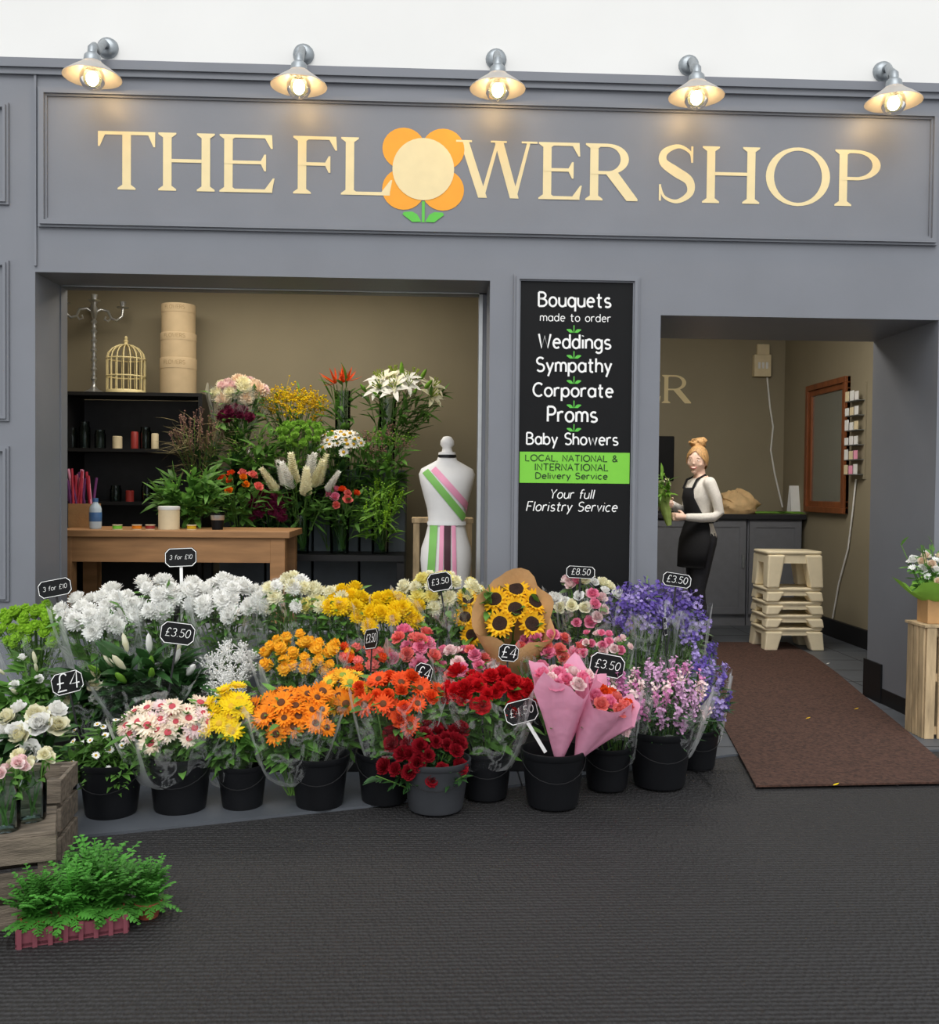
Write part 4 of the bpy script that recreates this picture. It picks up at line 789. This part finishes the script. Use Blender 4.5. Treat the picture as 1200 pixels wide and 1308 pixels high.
for i,(h,r,lb) in enumerate(((45,22.5,'lowest and largest of three stacked cream hat boxes'),(31,22,'middle of three stacked cream hat boxes'),(36,21,'topmost of three stacked cream hat boxes'))):
    kk=K(2.36); c=P(228,480,2.36); c.z=zb; th=thing('hat_box',lb,'hat box',c); h*=kk; r*=kk
    MB().lathe([(0,0),(r*.985,0),(r*.985,h*.80)],c,40).build('box','hatbox',th)
    MB().lathe([(r*.985,h*.70),(r,h*.70),(r,h-.004),(r*.985,h),(0,h)],c,40).build('lid','hatbox',th)
    mb=MB(); hand(mb,'FLOWERS',Matrix.Identity(4),r*1.2,.05); mb.v=[(c.x+(r+.001+p[1])*sin(p[0]/r),c.y-(r+.001-p[1])*cos(p[0]/r),c.z+h*.85+p[2]) for p in mb.v]; mb.build('lettering','linen',th)
    zb+=h+.0005
def candle(px,Y,z,w,h,mt,label,group=None):
    b=P(px,600,Y); b.z=z; kk=K(Y); th=thing('candle',label,'candle',b,group); r=w*kk/2; h*=kk
    MB().lathe([(0,0),(r,0),(r,h*.95),(r*.8,h),(0,h*.97)],b,14).build('wax',mt,th); MB().tube([b+Z*h*.96,b+Z*(h+.012)],.0015,4).build('wick','black',th)
for px,w,h,mt,lb in((150,12,16,'cream','short cream pillar candle on the middle black shelf'),(172,9,22,'redwax','slim red pillar candle on the middle black shelf'),(198,9,20,'cream','tall cream pillar candle on the middle black shelf'),(166,10,14,'redwax','short red pillar candle on the lower black shelf')):
    candle(px,2.3,s3 if px==166 else s2,w,h,mt,lb)
for px,z,h,lb in((92,s2,26,'tall glass jar at the left of the middle shelf'),(108,s2,34,'tallest glass jar on the middle shelf'),(128,s2,24,'glass jar on the middle shelf beside the short cream candle'),(186,s2,28,'glass jar between the candles on the middle shelf'),(148,s3,20,'glass jar left of the red candle on the lower shelf'),(188,s3,24,'glass jar right of the red candle on the lower shelf'),(208,s3,26,'glass jar at the right of the lower shelf')):
    b=P(px,600,2.34); b.z=z; jar_at(b,7*K(2.34),h*K(2.34),lb,'glass_jar','jar')
# table
ya,yb=.8,1.38; ta=P(63,690,ya).x; tb=P(370,690,ya).x; zt=P(220,678,ya).z
th=thing('work_table','long pine work table with thick legs behind the flowers','table',((ta+tb)/2,(ya+yb)/2,FT))
MB().box(ta,tb,ya,yb,zt-.04,zt).build('table_top','pine',th,smooth=False,bevel=.004)
MB().box(ta+.05,tb-.05,ya+.03,ya+.055,zt-.19,zt-.04).box(ta+.05,tb-.05,yb-.055,yb-.03,zt-.19,zt-.04).build('apron','pine',th,smooth=False)
for x in(ta+.03,tb-.12):
    for y in(ya+.025,yb-.115): MB().box(x,x+.09,y,y+.09,FT,zt-.04).build('leg','pine',th,smooth=False,bevel=.004)
def on(px,Y,z):
    p=P(px,670,Y); p.z=z; return p
b=on(122,1.0,zt); kk=K(1.0); th=thing('water_bottle','clear plastic water bottle with blue label on table','bottle',b); r=7.5*kk
MB().lathe([(0,0),(r*.9,0),(r,.01),(r,.12),(r*.9,.135),(r*.4,.16),(r*.38,.175),(0,.175)],b,16).build('bottle_body','water',th)
MB().lathe([(r*1.02,.045),(r*1.03,.046),(r*1.03,.10),(r*1.02,.101)],b,16).build('bottle_label','blue',th); MB().lathe([(r*.45,.165),(r*.45,.188),(0,.188)],b,12).build('cap','blue',th)
b=on(216,1.0,zt); r=13*kk; th=thing('canister','white lidded canister on the table','canister',b)
MB().lathe([(0,0),(r,0),(r,.125),(0,.125)],b,24).build('canister_body','cream',th); MB().lathe([(r*1.03,.12),(r*1.04,.121),(r*1.04,.14),(r*.9,.143),(0,.143)],b,24).build('lid','white',th)
b=on(278,1.0,zt); r=9*kk; th=thing('cup','small dark cup at right end of table','cup',b)
MB().lathe([(0,0),(r*.75,0),(r,.1),(r*.92,.1),(r*.7,.01),(0,.01)],b,18).build('cup_body','board',th); MB().lathe([(r*.9,.06),(r*.95,.065),(r*.99,.09)],b,18).build('cup_band','silver',th)
b=on(108,1.2,zt); kk=K(1.2); th=thing('paper_roll_holder','brown box of pink and purple paper rolls on table','holder',b); w=16*kk
mb=MB().box(b.x-w,b.x+w,b.y-.06,b.y-.05,zt,zt+.15).box(b.x-w,b.x+w,b.y+.05,b.y+.06,zt,zt+.15).box(b.x-w,b.x-w+.01,b.y-.05,b.y+.05,zt,zt+.15).box(b.x+w-.01,b.x+w,b.y-.05,b.y+.05,zt,zt+.15); mb.box(b.x-w,b.x+w,b.y-.05,b.y+.05,zt,zt+.006); mb.build('box','kraft',th,smooth=False)
for i in range(20):
    p=b+V((R.uniform(-.06,.06),R.uniform(-.03,.03),.01)); MB().tube([p,p+V((R.uniform(-.10,.05),R.uniform(-.01,.01),R.uniform(.28,.36)))],.008,6).build('paper_roll',['redstick','purplestick','sashpink'][i%3],th)
for i,(px,mt,lb) in enumerate(((150,'band','green ribbon reel on the table left of the canister'),(175,'p_orange','orange ribbon reel on the table'),(192,'redwax','red ribbon reel on the table beside the canister'),(245,'p_mustard','mustard ribbon reel on the table right of canister'))):
    b=on(px,.9+.02*i,zt); th=thing('ribbon_reel',lb,'ribbon reel',b); MB().lathe([(.012,0),(.03,0),(.03,.004),(.024,.004),(.024,.026),(.03,.026),(.03,.03),(.012,.03)],b,18).build('reel','cream',th); MB().lathe([(.024,.005),(.028,.006),(.028,.024),(.024,.025)],b,18).build('ribbon',mt,th)
# tiered stand
la=P(262,700,1.5).x; lb_=P(517,700,1.5).x; t1=P(440,708,1.55).z; t2=P(455,600,1.98).z
th=thing('tiered_stand','grey blue tiered stand holding the flower vases','stand',((la+lb_)/2,1.9,FT))
MB().box(la,lb_,1.45,1.86,t1-.04,t1).build('lower_shelf','black',th,smooth=False)
for i in range(4):
    x0=la+(lb_-la)*i/4; MB().box(x0+.008,x0+(lb_-la)/4-.008,1.9,2.4,FT,t2).build('tier_box','steelblue',th,smooth=False,bevel=.006)
for x in(la,lb_-.05): MB().box(x,x+.05,1.47,1.52,FT,t1-.04).build('leg','black',th,smooth=False)
def vase(px,Y,z,w,h,label):
    b=on(px,Y,z); kk=K(Y); r=w*kk/2; h*=kk
    o=MB().lathe([(0,0),(r*.85,0),(r*.9,.01),(r,h),(r*.95,h),(r*.84,.02),(0,.02)],b,20).build('vase','glass'); tag(o,label,'vase'); return b
UP=V((0,-.3,.95)).normalized()
for px,w,h,lb in((384,24,48,'glass vase under the white stocks on lower shelf'),(434,26,50,'glass vase under the pink roses on lower shelf'),(486,24,46,'glass vase under the trailing green amaranth'),(340,24,40,'glass vase under the burgundy dahlias')): vase(px,1.62,t1,w,h,lb)
for px,w,h,lb in((437,20,100,'tall glass vase of red heliconia on top tier'),(494,22,92,'tall glass vase of white lilies on top tier')): vase(px,2.05,t2,w,h,lb)
V1=t1+.03; V2=t2+.01; V3=t2+.03
bunch('cream and pink hydrangea bunch at top left of the tiers',306,500,2.1,36,18,14,[('mum','p_cream'),('mum','p_palepink'),('mum','p_peach')],V2,(20,.1,.04),wrap='clear',size=1.5)
spray('yellow dill bunch on the top tier',374,515,2.15,44,20,26,26,['p_mustard','p_yellow'],V2,'dot',.014,(60,.1,.02))
bunch('red heliconia stems in the tall glass vase',438,490,2.02,14,6,3,[('helic','p_orred')],V3,(10,.14,.03),size=1.0,ax=UP)
bunch('white lily bunch in the tall glass vase',514,494,2.02,44,24,15,[('lily','p_white','c_green'),('lily','p_cream','c_green'),('bud','p_green')],V3,(80,.12,.025),size=1.3,xoff=-.1)
bunch('burgundy dahlia bunch below the hydrangeas',300,530,1.95,20,12,9,[('mum','p_burg')],V2,(24,.1,.03),size=1.0)
spray('feathery brown grass bunch at left of the tiers',252,548,1.9,36,32,22,20,['p_dusk'],V2-.25,'dot',.009,(120,.17,.007),'drygrass',sm='stem',spike=.14)
spray('leafy green bunch in the middle left of the tiers',325,572,1.84,40,30,12,6,['p_green'],t1,'dot',.012,(150,.14,.035),'leaf')
bunch('lime green button bunch in the middle of the tiers',386,554,1.82,34,20,20,[('pom','p_green')],t1,(40,.09,.025),'limeleaf',size=1.2)
bunch('white daisy bunch in the middle of the tiers',436,562,1.82,32,19,20,[('daisy','p_white','c_yel')],t1,(40,.09,.025),size=1.4)
spray('russet and green foliage bunch at right of the tiers',490,566,1.82,34,26,16,16,['p_dusk','p_green'],t1,'dot',.012,(120,.11,.03),'leaf')
spray('dense green foliage bunch standing on the work table',240,622,1.3,44,28,12,5,['p_green'],zt,'dot',.01,(160,.13,.034),'leaf')
bunch('orange and coral rose bunch right of the dense foliage',305,616,1.5,28,16,8,[('rose','p_orange'),('rose','p_orred'),('rose','p_salmon')],V1,(60,.09,.03),size=.9)
bunch('burgundy dahlia bunch behind the table end',342,646,1.6,32,22,16,[('mum','p_burg')],V1,(40,.09,.03),'darkleaf',size=1.0)
bunch('white stock spikes in glass vase on lower shelf',386,626,1.6,36,16,10,[('stock','p_white'),('stock','p_cream')],V1,(40,.1,.025),size=1.2,ax=V((0,-.15,1)).normalized(),part='flower_spike')
bunch('pink and coral rose bunch in vase on lower shelf',438,636,1.6,24,14,7,[('rose','p_salmon'),('rose','p_pink'),('rose','p_orred')],V1,(50,.1,.025),size=.9)
spray('trailing green amaranth bunch in vase on lower shelf',488,640,1.58,28,36,16,26,['p_green','p_lime'],V1,'dot',.011,(80,.1,.018),'limeleaf',spike=.14)
spray('dark green filler foliage between hydrangeas and roses',290,585,1.9,46,34,8,4,['p_green'],t1,'dot',.01,(170,.14,.036),'darkleaf')
spray('dark green filler foliage behind the white daisies',420,590,1.86,60,30,8,4,['p_green'],t1,'dot',.01,(170,.13,.034),'darkleaf')
sa=P(526,690,1.3).x; sb=P(605,690,1.3).x; zz=P(560,662,1.3).z
th=thing('side_table','small pale wooden side table behind the dress form','table',((sa+sb)/2,1.45,FT)); MB().box(sa,sb,1.3,1.6,zz-.03,zz).build('table_top','palewood',th,smooth=False)
for x in(sa+.01,sb-.05):
    for y in(1.31,1.55): MB().box(x,x+.04,y,y+.04,FT,zz-.03).build('leg','palewood',th,smooth=False)
# dress form
Yd=.8; kk=K(Yd); dc=P(570,735,Yd); th=thing('dress_form','white dress form wearing green and pink sashes','dress form',(dc.x,Yd,FT))
prof=[(750,30,.7),(735,31,.72),(715,33,.72),(700,32,.72),(685,27,.74),(668,23,.76),(650,25,.76),(632,30,.78),(617,34,.72),(606,36,.55),(599,33,.46),(593,22,.5),(588,13,.8),(582,11,.95)]
def fz(py): return P(570,py,Yd).z
rings=[[V((dc.x+w*kk*cos(2*pi*j/32),Yd+w*kk*e*sin(2*pi*j/32),fz(py))) for j in range(32)] for py,w,e in prof]
MB().loft(rings).build('torso','bust',th)
MB().lathe([(11*kk,fz(582)-.002),(11.5*kk,fz(582)),(11*kk,fz(578)),(7*kk,fz(577)),(6*kk,fz(572)),(9*kk,fz(568)),(8.5*kk,fz(563)),(5*kk,fz(558)),(0,fz(557))],(dc.x,Yd,0),20).build('neck_cap','bust',th)
MB().lathe([(11.6*kk,fz(585)),(11.8*kk,fz(583)),(11.6*kk,fz(581))],(dc.x,Yd,0),20).build('neck_band','black',th)
MB().lathe([(0,0),(.16,0),(.16,.012),(.03,.03),(.02,.05),(.02,fz(750)-FT)],(dc.x,Yd,FT),20).build('pole_stand','palewood',th)
def surf(px,py,off=.004):
    for i in range(len(prof)-1):
        a,b=prof[i],prof[i+1]
        if b[0]<=py<=a[0]:
            t=(a[0]-py)/(a[0]-b[0]); w=(a[1]+(b[1]-a[1])*t)*kk; e=a[2]+(b[2]-a[2])*t; break
    x=max(-.98,min(.98,(px-570)*kk/w)); s=math.sqrt(1-x*x); return V((dc.x+(w+off)*x,Yd-(w*e+off)*s,fz(py)))
def sash(name,mt,a,b,wd,n=16,off=.005,thk=0):
    L=[]
    for i in range(n+1):
        t=i/n; px=a[0]+(b[0]-a[0])*t; py=a[1]+(b[1]-a[1])*t; dx,dy=b[0]-a[0],b[1]-a[1]; l=math.hypot(dx,dy); nx,ny=-dy/l*wd/2,dx/l*wd/2
        L.append([surf(px+nx,py+ny,off),surf(px,py,off+.002),surf(px-nx,py-ny,off)])
    return MB().loft(L,caps=False,closed=False).build(name,mt,th)
sash('sash','sashgreen',(543,602),(592,662),9); sash('sash','sashpink',(553,599),(600,652),8)
for px,mt,w in((551,'sashgreen',9),(563,'sashpink',5),(571,'plum',8),(580,'sashpink',5)): sash('ribbon',mt,(px+(570-px)*.2,670),(px,738),w,off=.008)
sash('waist_ribbon','white',(548,668),(592,668),5,off=.011)
# ================================================================ RIGHT ROOM
z0=P(860,515,4.39).z; z1=P(860,479,4.39).z; wl=thing('wall_lettering','gold serif lettering painted on the back wall','lettering',(P(800,515,4.39).x,4.394,z0))
for ch,a,b in(('F',660,688),('L',690,722),('O',722,764),('W',764,812),('E',814,844),('R',846,882)):
    lt=MB(); xa_=P(a,500,4.39).x; xb_=P(b,500,4.39).x; serifletter(lt,ch,xa_,xb_-xa_,z0,z1-z0,4.394); lt.build('letter','gold',wl,smooth=False)
ct=P(960,657,3.75).z
for i in range(5):
    x0=XP+.12+i*.52; x1=min(x0+.51,3.46)
    th=thing('counter_cabinet',['dark grey counter cabinet against the partition wall','dark grey counter cabinet second from the partition','dark grey counter cabinet directly behind the person','dark grey counter cabinet right of the person','dark grey counter cabinet in the right hand corner'][i],'cabinet',((x0+x1)/2,4.06,FT),'grey counter cabinets')
    MB().box(x0,x1,3.80,4.36,FT,ct-.045).build('body','counter',th,smooth=False)
    d=MB().box(x0+.012,x1-.012,3.778,3.8,.12,ct-.06); d=d.build('door','counter',th,smooth=False,bevel=.003)
    mb=MB(); frame(mb,x0+.012,x1-.012,.12,ct-.06,3.778,((.06,.008),(.02,.004))); mb.build('door_moulding','counter',d,smooth=False)
    MB().box(x1-.05,x1-.03,3.755,3.77,.55,.67).build('handle','galv',d,smooth=False)
o=MB().box(XP+.12,3.48,3.74,4.38,ct-.045,ct).build('worktop','worktop',smooth=False,bevel=.004); tag(o,'long black worktop over the grey cabinets','worktop')
c=on(942,3.95,ct); kk=K(3.95)
o=MB().ball(c+Z*10*kk,(26*kk,.15,19*kk),44,28,lambda u,p:V((p.x*(1+.12*sin(u.z*9+u.x*7)),p.y,(max(p.z,-10*kk)*(1+.2*sin(u.x*8+u.y*6)) if p.z>0 else max(p.z,-10*kk))))*(1+.035*sin(u.x*19+u.z*13)*(1 if u.z>-.4 else 0)+.03*sin(u.y*23-u.z*17)*(1 if u.z>-.4 else 0))).build('paper_bundle','goldkraft'); tag(o,'crumpled brown kraft paper heap on the black worktop','paper')
mb=MB()
for i in range(8):
    a=on(965,3.82+.02*i,ct+.012+.004*(i%3)); b=on(1028-(i%4)*6,3.80+.022*i,ct+.012+.005*(i%3)); mb.tube([a,b],.006,6); mb.leaf(a.lerp(b,.5),V((.6,-.3,.4)),Z,.09,.03,-.3)
tag(mb.build('cut_stems','limeleaf'),'loose green cut stems lying on the black worktop','stems')
a=on(1020,4.0,ct); th=thing('card_display','white folded card display at the end of worktop','card display',a)
for s in(1,-1): MB().prism([a+V((-.09,s*.06,0)),a+V((.09,s*.06,0)),a+V((.09,s*.004,.27)),a+V((-.09,s*.004,.27))],(0,s*.004,0)).build('card_panel','white',th,smooth=False)
a=on(846,3.95,ct); kk=K(3.95); th=thing('till_screen','black till screen on the worktop by the pier','screen',a)
MB().box(a.x-.09,a.x+.09,a.y-.07,a.y+.07,ct,ct+.02).box(a.x-.02,a.x+.02,a.y,a.y+.03,ct+.02,ct+.35).build('stand','black',th,smooth=False); MB().box(a.x-.12,a.x+.10,a.y-.03,a.y,ct+.3,ct+.72).build('screen','board',th,smooth=False,bevel=.01)
a=P(972,462,4.4); kk=K(4.4); th=thing('electric_box','cream electrical switch box high on the back wall','electrical box',(a.x,4.4,a.z-.14))
MB().box(a.x-11*kk,a.x+11*kk,4.33,4.4,a.z-20*kk,a.z+8*kk).build('lower_box','cream',th,smooth=False,bevel=.006); MB().box(a.x-6*kk,a.x+10*kk,4.36,4.4,a.z+8*kk,a.z+22*kk).build('upper_box','cream',th,smooth=False,bevel=.006)
for s in(-5,0,5): MB().box(a.x+s*kk-.01,a.x+s*kk+.01,4.318,4.33,a.z-10*kk,a.z-2*kk).build('switch','white',th,smooth=False)
pts=[P(x,y,4.385) for x,y in((980,478),(984,520),(988,545),(985,575),(990,605),(1000,648))]; mb=MB().tube(pts,.008,6); tag(mb.build('power_cable','white'),'thin white cable hanging from the electrical box','cable')
xw=3.5; mp=[PX(1035,560,xw),PX(1086,560,xw)]; y1,y0=mp[0].y,mp[1].y; zm1=PX(1058,488,xw).z; zm0=PX(1058,655,xw).z
th=thing('wall_mirror','tall brown wooden framed mirror on the right wall','mirror',(3.47,(y0+y1)/2,zm0))
mb=MB()
for k_,(w,d) in enumerate(((.10,.03),(.05,.05))):
    mb.box(3.5-d,3.5,y0,y1,zm1-w,zm1).box(3.5-d,3.5,y0,y1,zm0,zm0+w).box(3.5-d,3.5,y0,y0+w,zm0+w,zm1-w).box(3.5-d,3.5,y1-w,y1,zm0+w,zm1-w)
mb.build('frame','frame_brown',th,smooth=False,bevel=.004); MB().box(3.485,3.497,y0+.06,y1-.06,zm0+.06,zm1-.06).build('mirror_glass','mirror',th,smooth=False)
pa=PX(1100,500,xw); th=thing('card_rack','wall rack of small white gift cards by the doorway','rack',(3.44,pa.y,PX(1100,612,xw).z))
yy=pa.y; za=PX(1100,490,xw).z; zb=PX(1100,612,xw).z
MB().box(3.485,3.499,yy-.12,yy+.12,zb,za).build('back_board','taupe',th,smooth=False)
for r_ in range(6):
    z=zb+.04+(za-zb-.06)*r_/6
    MB().box(3.42,3.485,yy-.11,yy+.11,z-.006,z).build('pocket_shelf','galv',th,smooth=False)
    for q_ in range(3):
        MB().box(3.43-.008*q_,3.437-.008*q_,yy-.105+q_*.07,yy-.045+q_*.07,z,z+.055+.035*R.random()).build('gift_card',['white','sashpink','cream'][(r_+q_)%3] if r_<2 else ['white','cream','white','bust'][(r_*3+q_)%4],th,smooth=False)
pts=[PX(x,y,3.485) for x,y in((1094,612),(1090,650),(1084,700),(1072,745),(1064,790))]; tag(MB().tube(pts,.007,6).build('power_cable','white'),'white cable trailing down the right wall below the mirror','cable')
# stacked beige plastic stools (moulded, splayed legs, nested)
sb_=G(1016,832,FT); kk=K(sb_.y); zc=FT; cyc=sb_.y+.2; DR=.78
def rsq(w,z,c=.2,n=5):
    r=w*c; P_=[]
    for qx,qy,a0 in((1,1,0),(-1,1,90),(-1,-1,180),(1,-1,270)):
        for i in range(n): a=rad(a0+90*i/(n-1)); P_.append(V((sb_.x+qx*(w-r)+r*cos(a),cyc+(qy*(w-r)+r*sin(a))*DR,z)))
    return P_
def shell(w0,w1,z0,z1,t=.016): return MB().loft([rsq(w0,z0),rsq(w1,z1),rsq(w1-t,z1),rsq(w0-t,z0),rsq(w0,z0)],caps=False)
for i,(h,w,lb) in enumerate(((30,82,'lowest of the nested beige plastic stools'),(17,81,'second beige plastic stool from the floor'),(17,80,'third beige plastic stool from the floor'),(18,79,'fourth beige plastic stool, just under the topmost one'),(48,78,'topmost beige plastic stool with open sides'))):
    h*=kk; w2_=w*kk/2; th=thing('plastic_stool',lb,'stool',(sb_.x,cyc,zc),'beige plastic stools in one stack')
    for sx in(-1,1):
        for sy in(-1,1):
            e=.058; a=V((sb_.x+sx*(w2_-e),cyc+sy*(w2_-e)*DR,zc)); tp_=V((sb_.x+sx*(w2_*.90-e*1.1),cyc+sy*(w2_*.90-e*1.1)*DR,zc+h-.03)); mb=MB(); sq=((-1,-1),(1,-1),(1,1),(-1,1)); mb.loft([[a+V((dx*e*.85,dy*e*.85,0)) for dx,dy in sq],[tp_+V((dx*e*1.15,dy*e*1.15,0)) for dx,dy in sq]]); mb.build('leg','beige',th,smooth=False,bevel=.012)
    shell(w2_*.915,w2_*.90,zc+h-(.095 if i==4 else .06),zc+h-.02,.025).build('seat_skirt','beige',th)
    MB().loft([rsq(w2_*.93,zc+h-.024),rsq(w2_*.95,zc+h-.018),rsq(w2_*.95,zc+h-.006),rsq(w2_*.93,zc+h-.0005)]).build('seat','beige',th)
    zc+=h
# person
body,top,trousers,hair,feats,apron,shoes,q,Fd,Ld=PER
pg=G(891,826,FT); pb=V((pg.x,pg.y,FT)); th=thing('person','person with blonde bun in black apron holding flowers by the counter','person',pb)
inst(body,'body',th,Matrix.Identity(4),True); inst(top,'top',th,Matrix.Identity(4),True); inst(trousers,'trousers',th,Matrix.Identity(4),True)
hair.build('hair','hair',th,local=True); ap=apron.build('apron','blackcloth',th,local=True); sm_=ap.modifiers.new('s','SOLIDIFY'); sm_.thickness=.004
for n_,e,mt,ir,im in feats:
    o=e.build(n_,mt,th,local=True)
    if ir: ir.build('iris' if im=='iris' else 'teeth',im,o,local=True)
for e in shoes: e.build('shoe','black',th,local=True)
hb_=pb+q(.28,.03,.97); th=thing('flower_bunch','yellow green wrapped flower bunch held by the person','flower bunch',hb_); tp=pb+q(.33,.0,1.24)
mb=MB(); wrapcone(mb,hb_,tp,.02,.06,n=24,rim=.045,wav=.16,power=.9); mb.build('paper_wrap','palegreenpaper',th)
mb=MB(); foliage(mb,tp,hb_+V((0,0,.02)),.06,[tp+V((R.uniform(-.07,.07),R.uniform(-.06,.06),R.uniform(.0,.14))) for i in range(10)],(80,.10,.022)); mb.build('foliage',['stem','limeleaf'],th)
for i in range(6): inst(bloom('rose','p_cream')[0],'bloom',th,aim(tp+V((.05*cos(i*1.3),.05*sin(i*1.3),.05+.06*((i*7)%5)/5)),V((cos(i*1.3)*.5,-.5,.8)),i,.45))
# ================================================================ LIGHT
w=bpy.data.worlds.new('world'); scene.world=w; w.use_nodes=True; bg=w.node_tree.nodes['Background']; bg.inputs[0].default_value=(.95,.975,1,1); bg.inputs[1].default_value=1.10
def area(n,loc,size,pw,col,rot=(0,0,0)):
    l=bpy.data.lights.new(n,'AREA'); l.shape='RECTANGLE'; l.size,l.size_y=size; l.energy=pw; l.color=col; o=bpy.data.objects.new(n,l); COL.objects.link(o); o.location=loc; o.rotation_euler=rot
sun=bpy.data.lights.new('sky_light','SUN'); sun.energy=1.7; sun.angle=rad(45); sun.color=(1,.99,.97); so=bpy.data.objects.new('sky_light',sun); COL.objects.link(so); so.rotation_euler=(rad(44),0,rad(-8)); so.location=(0,-6,8)
area('room_fill_left',(-1.2,1.4,2.88),(2.4,1.0),40,(1,.92,.79)); area('room_fill_right',(2.0,1.9,2.88),(1.6,1.4),84,(1,.95,.87),(rad(14),0,0))  # unseen area lamps added under the ceiling to brighten both rooms
try: scene.view_settings.view_transform='Standard'
except Exception as e: print(e)
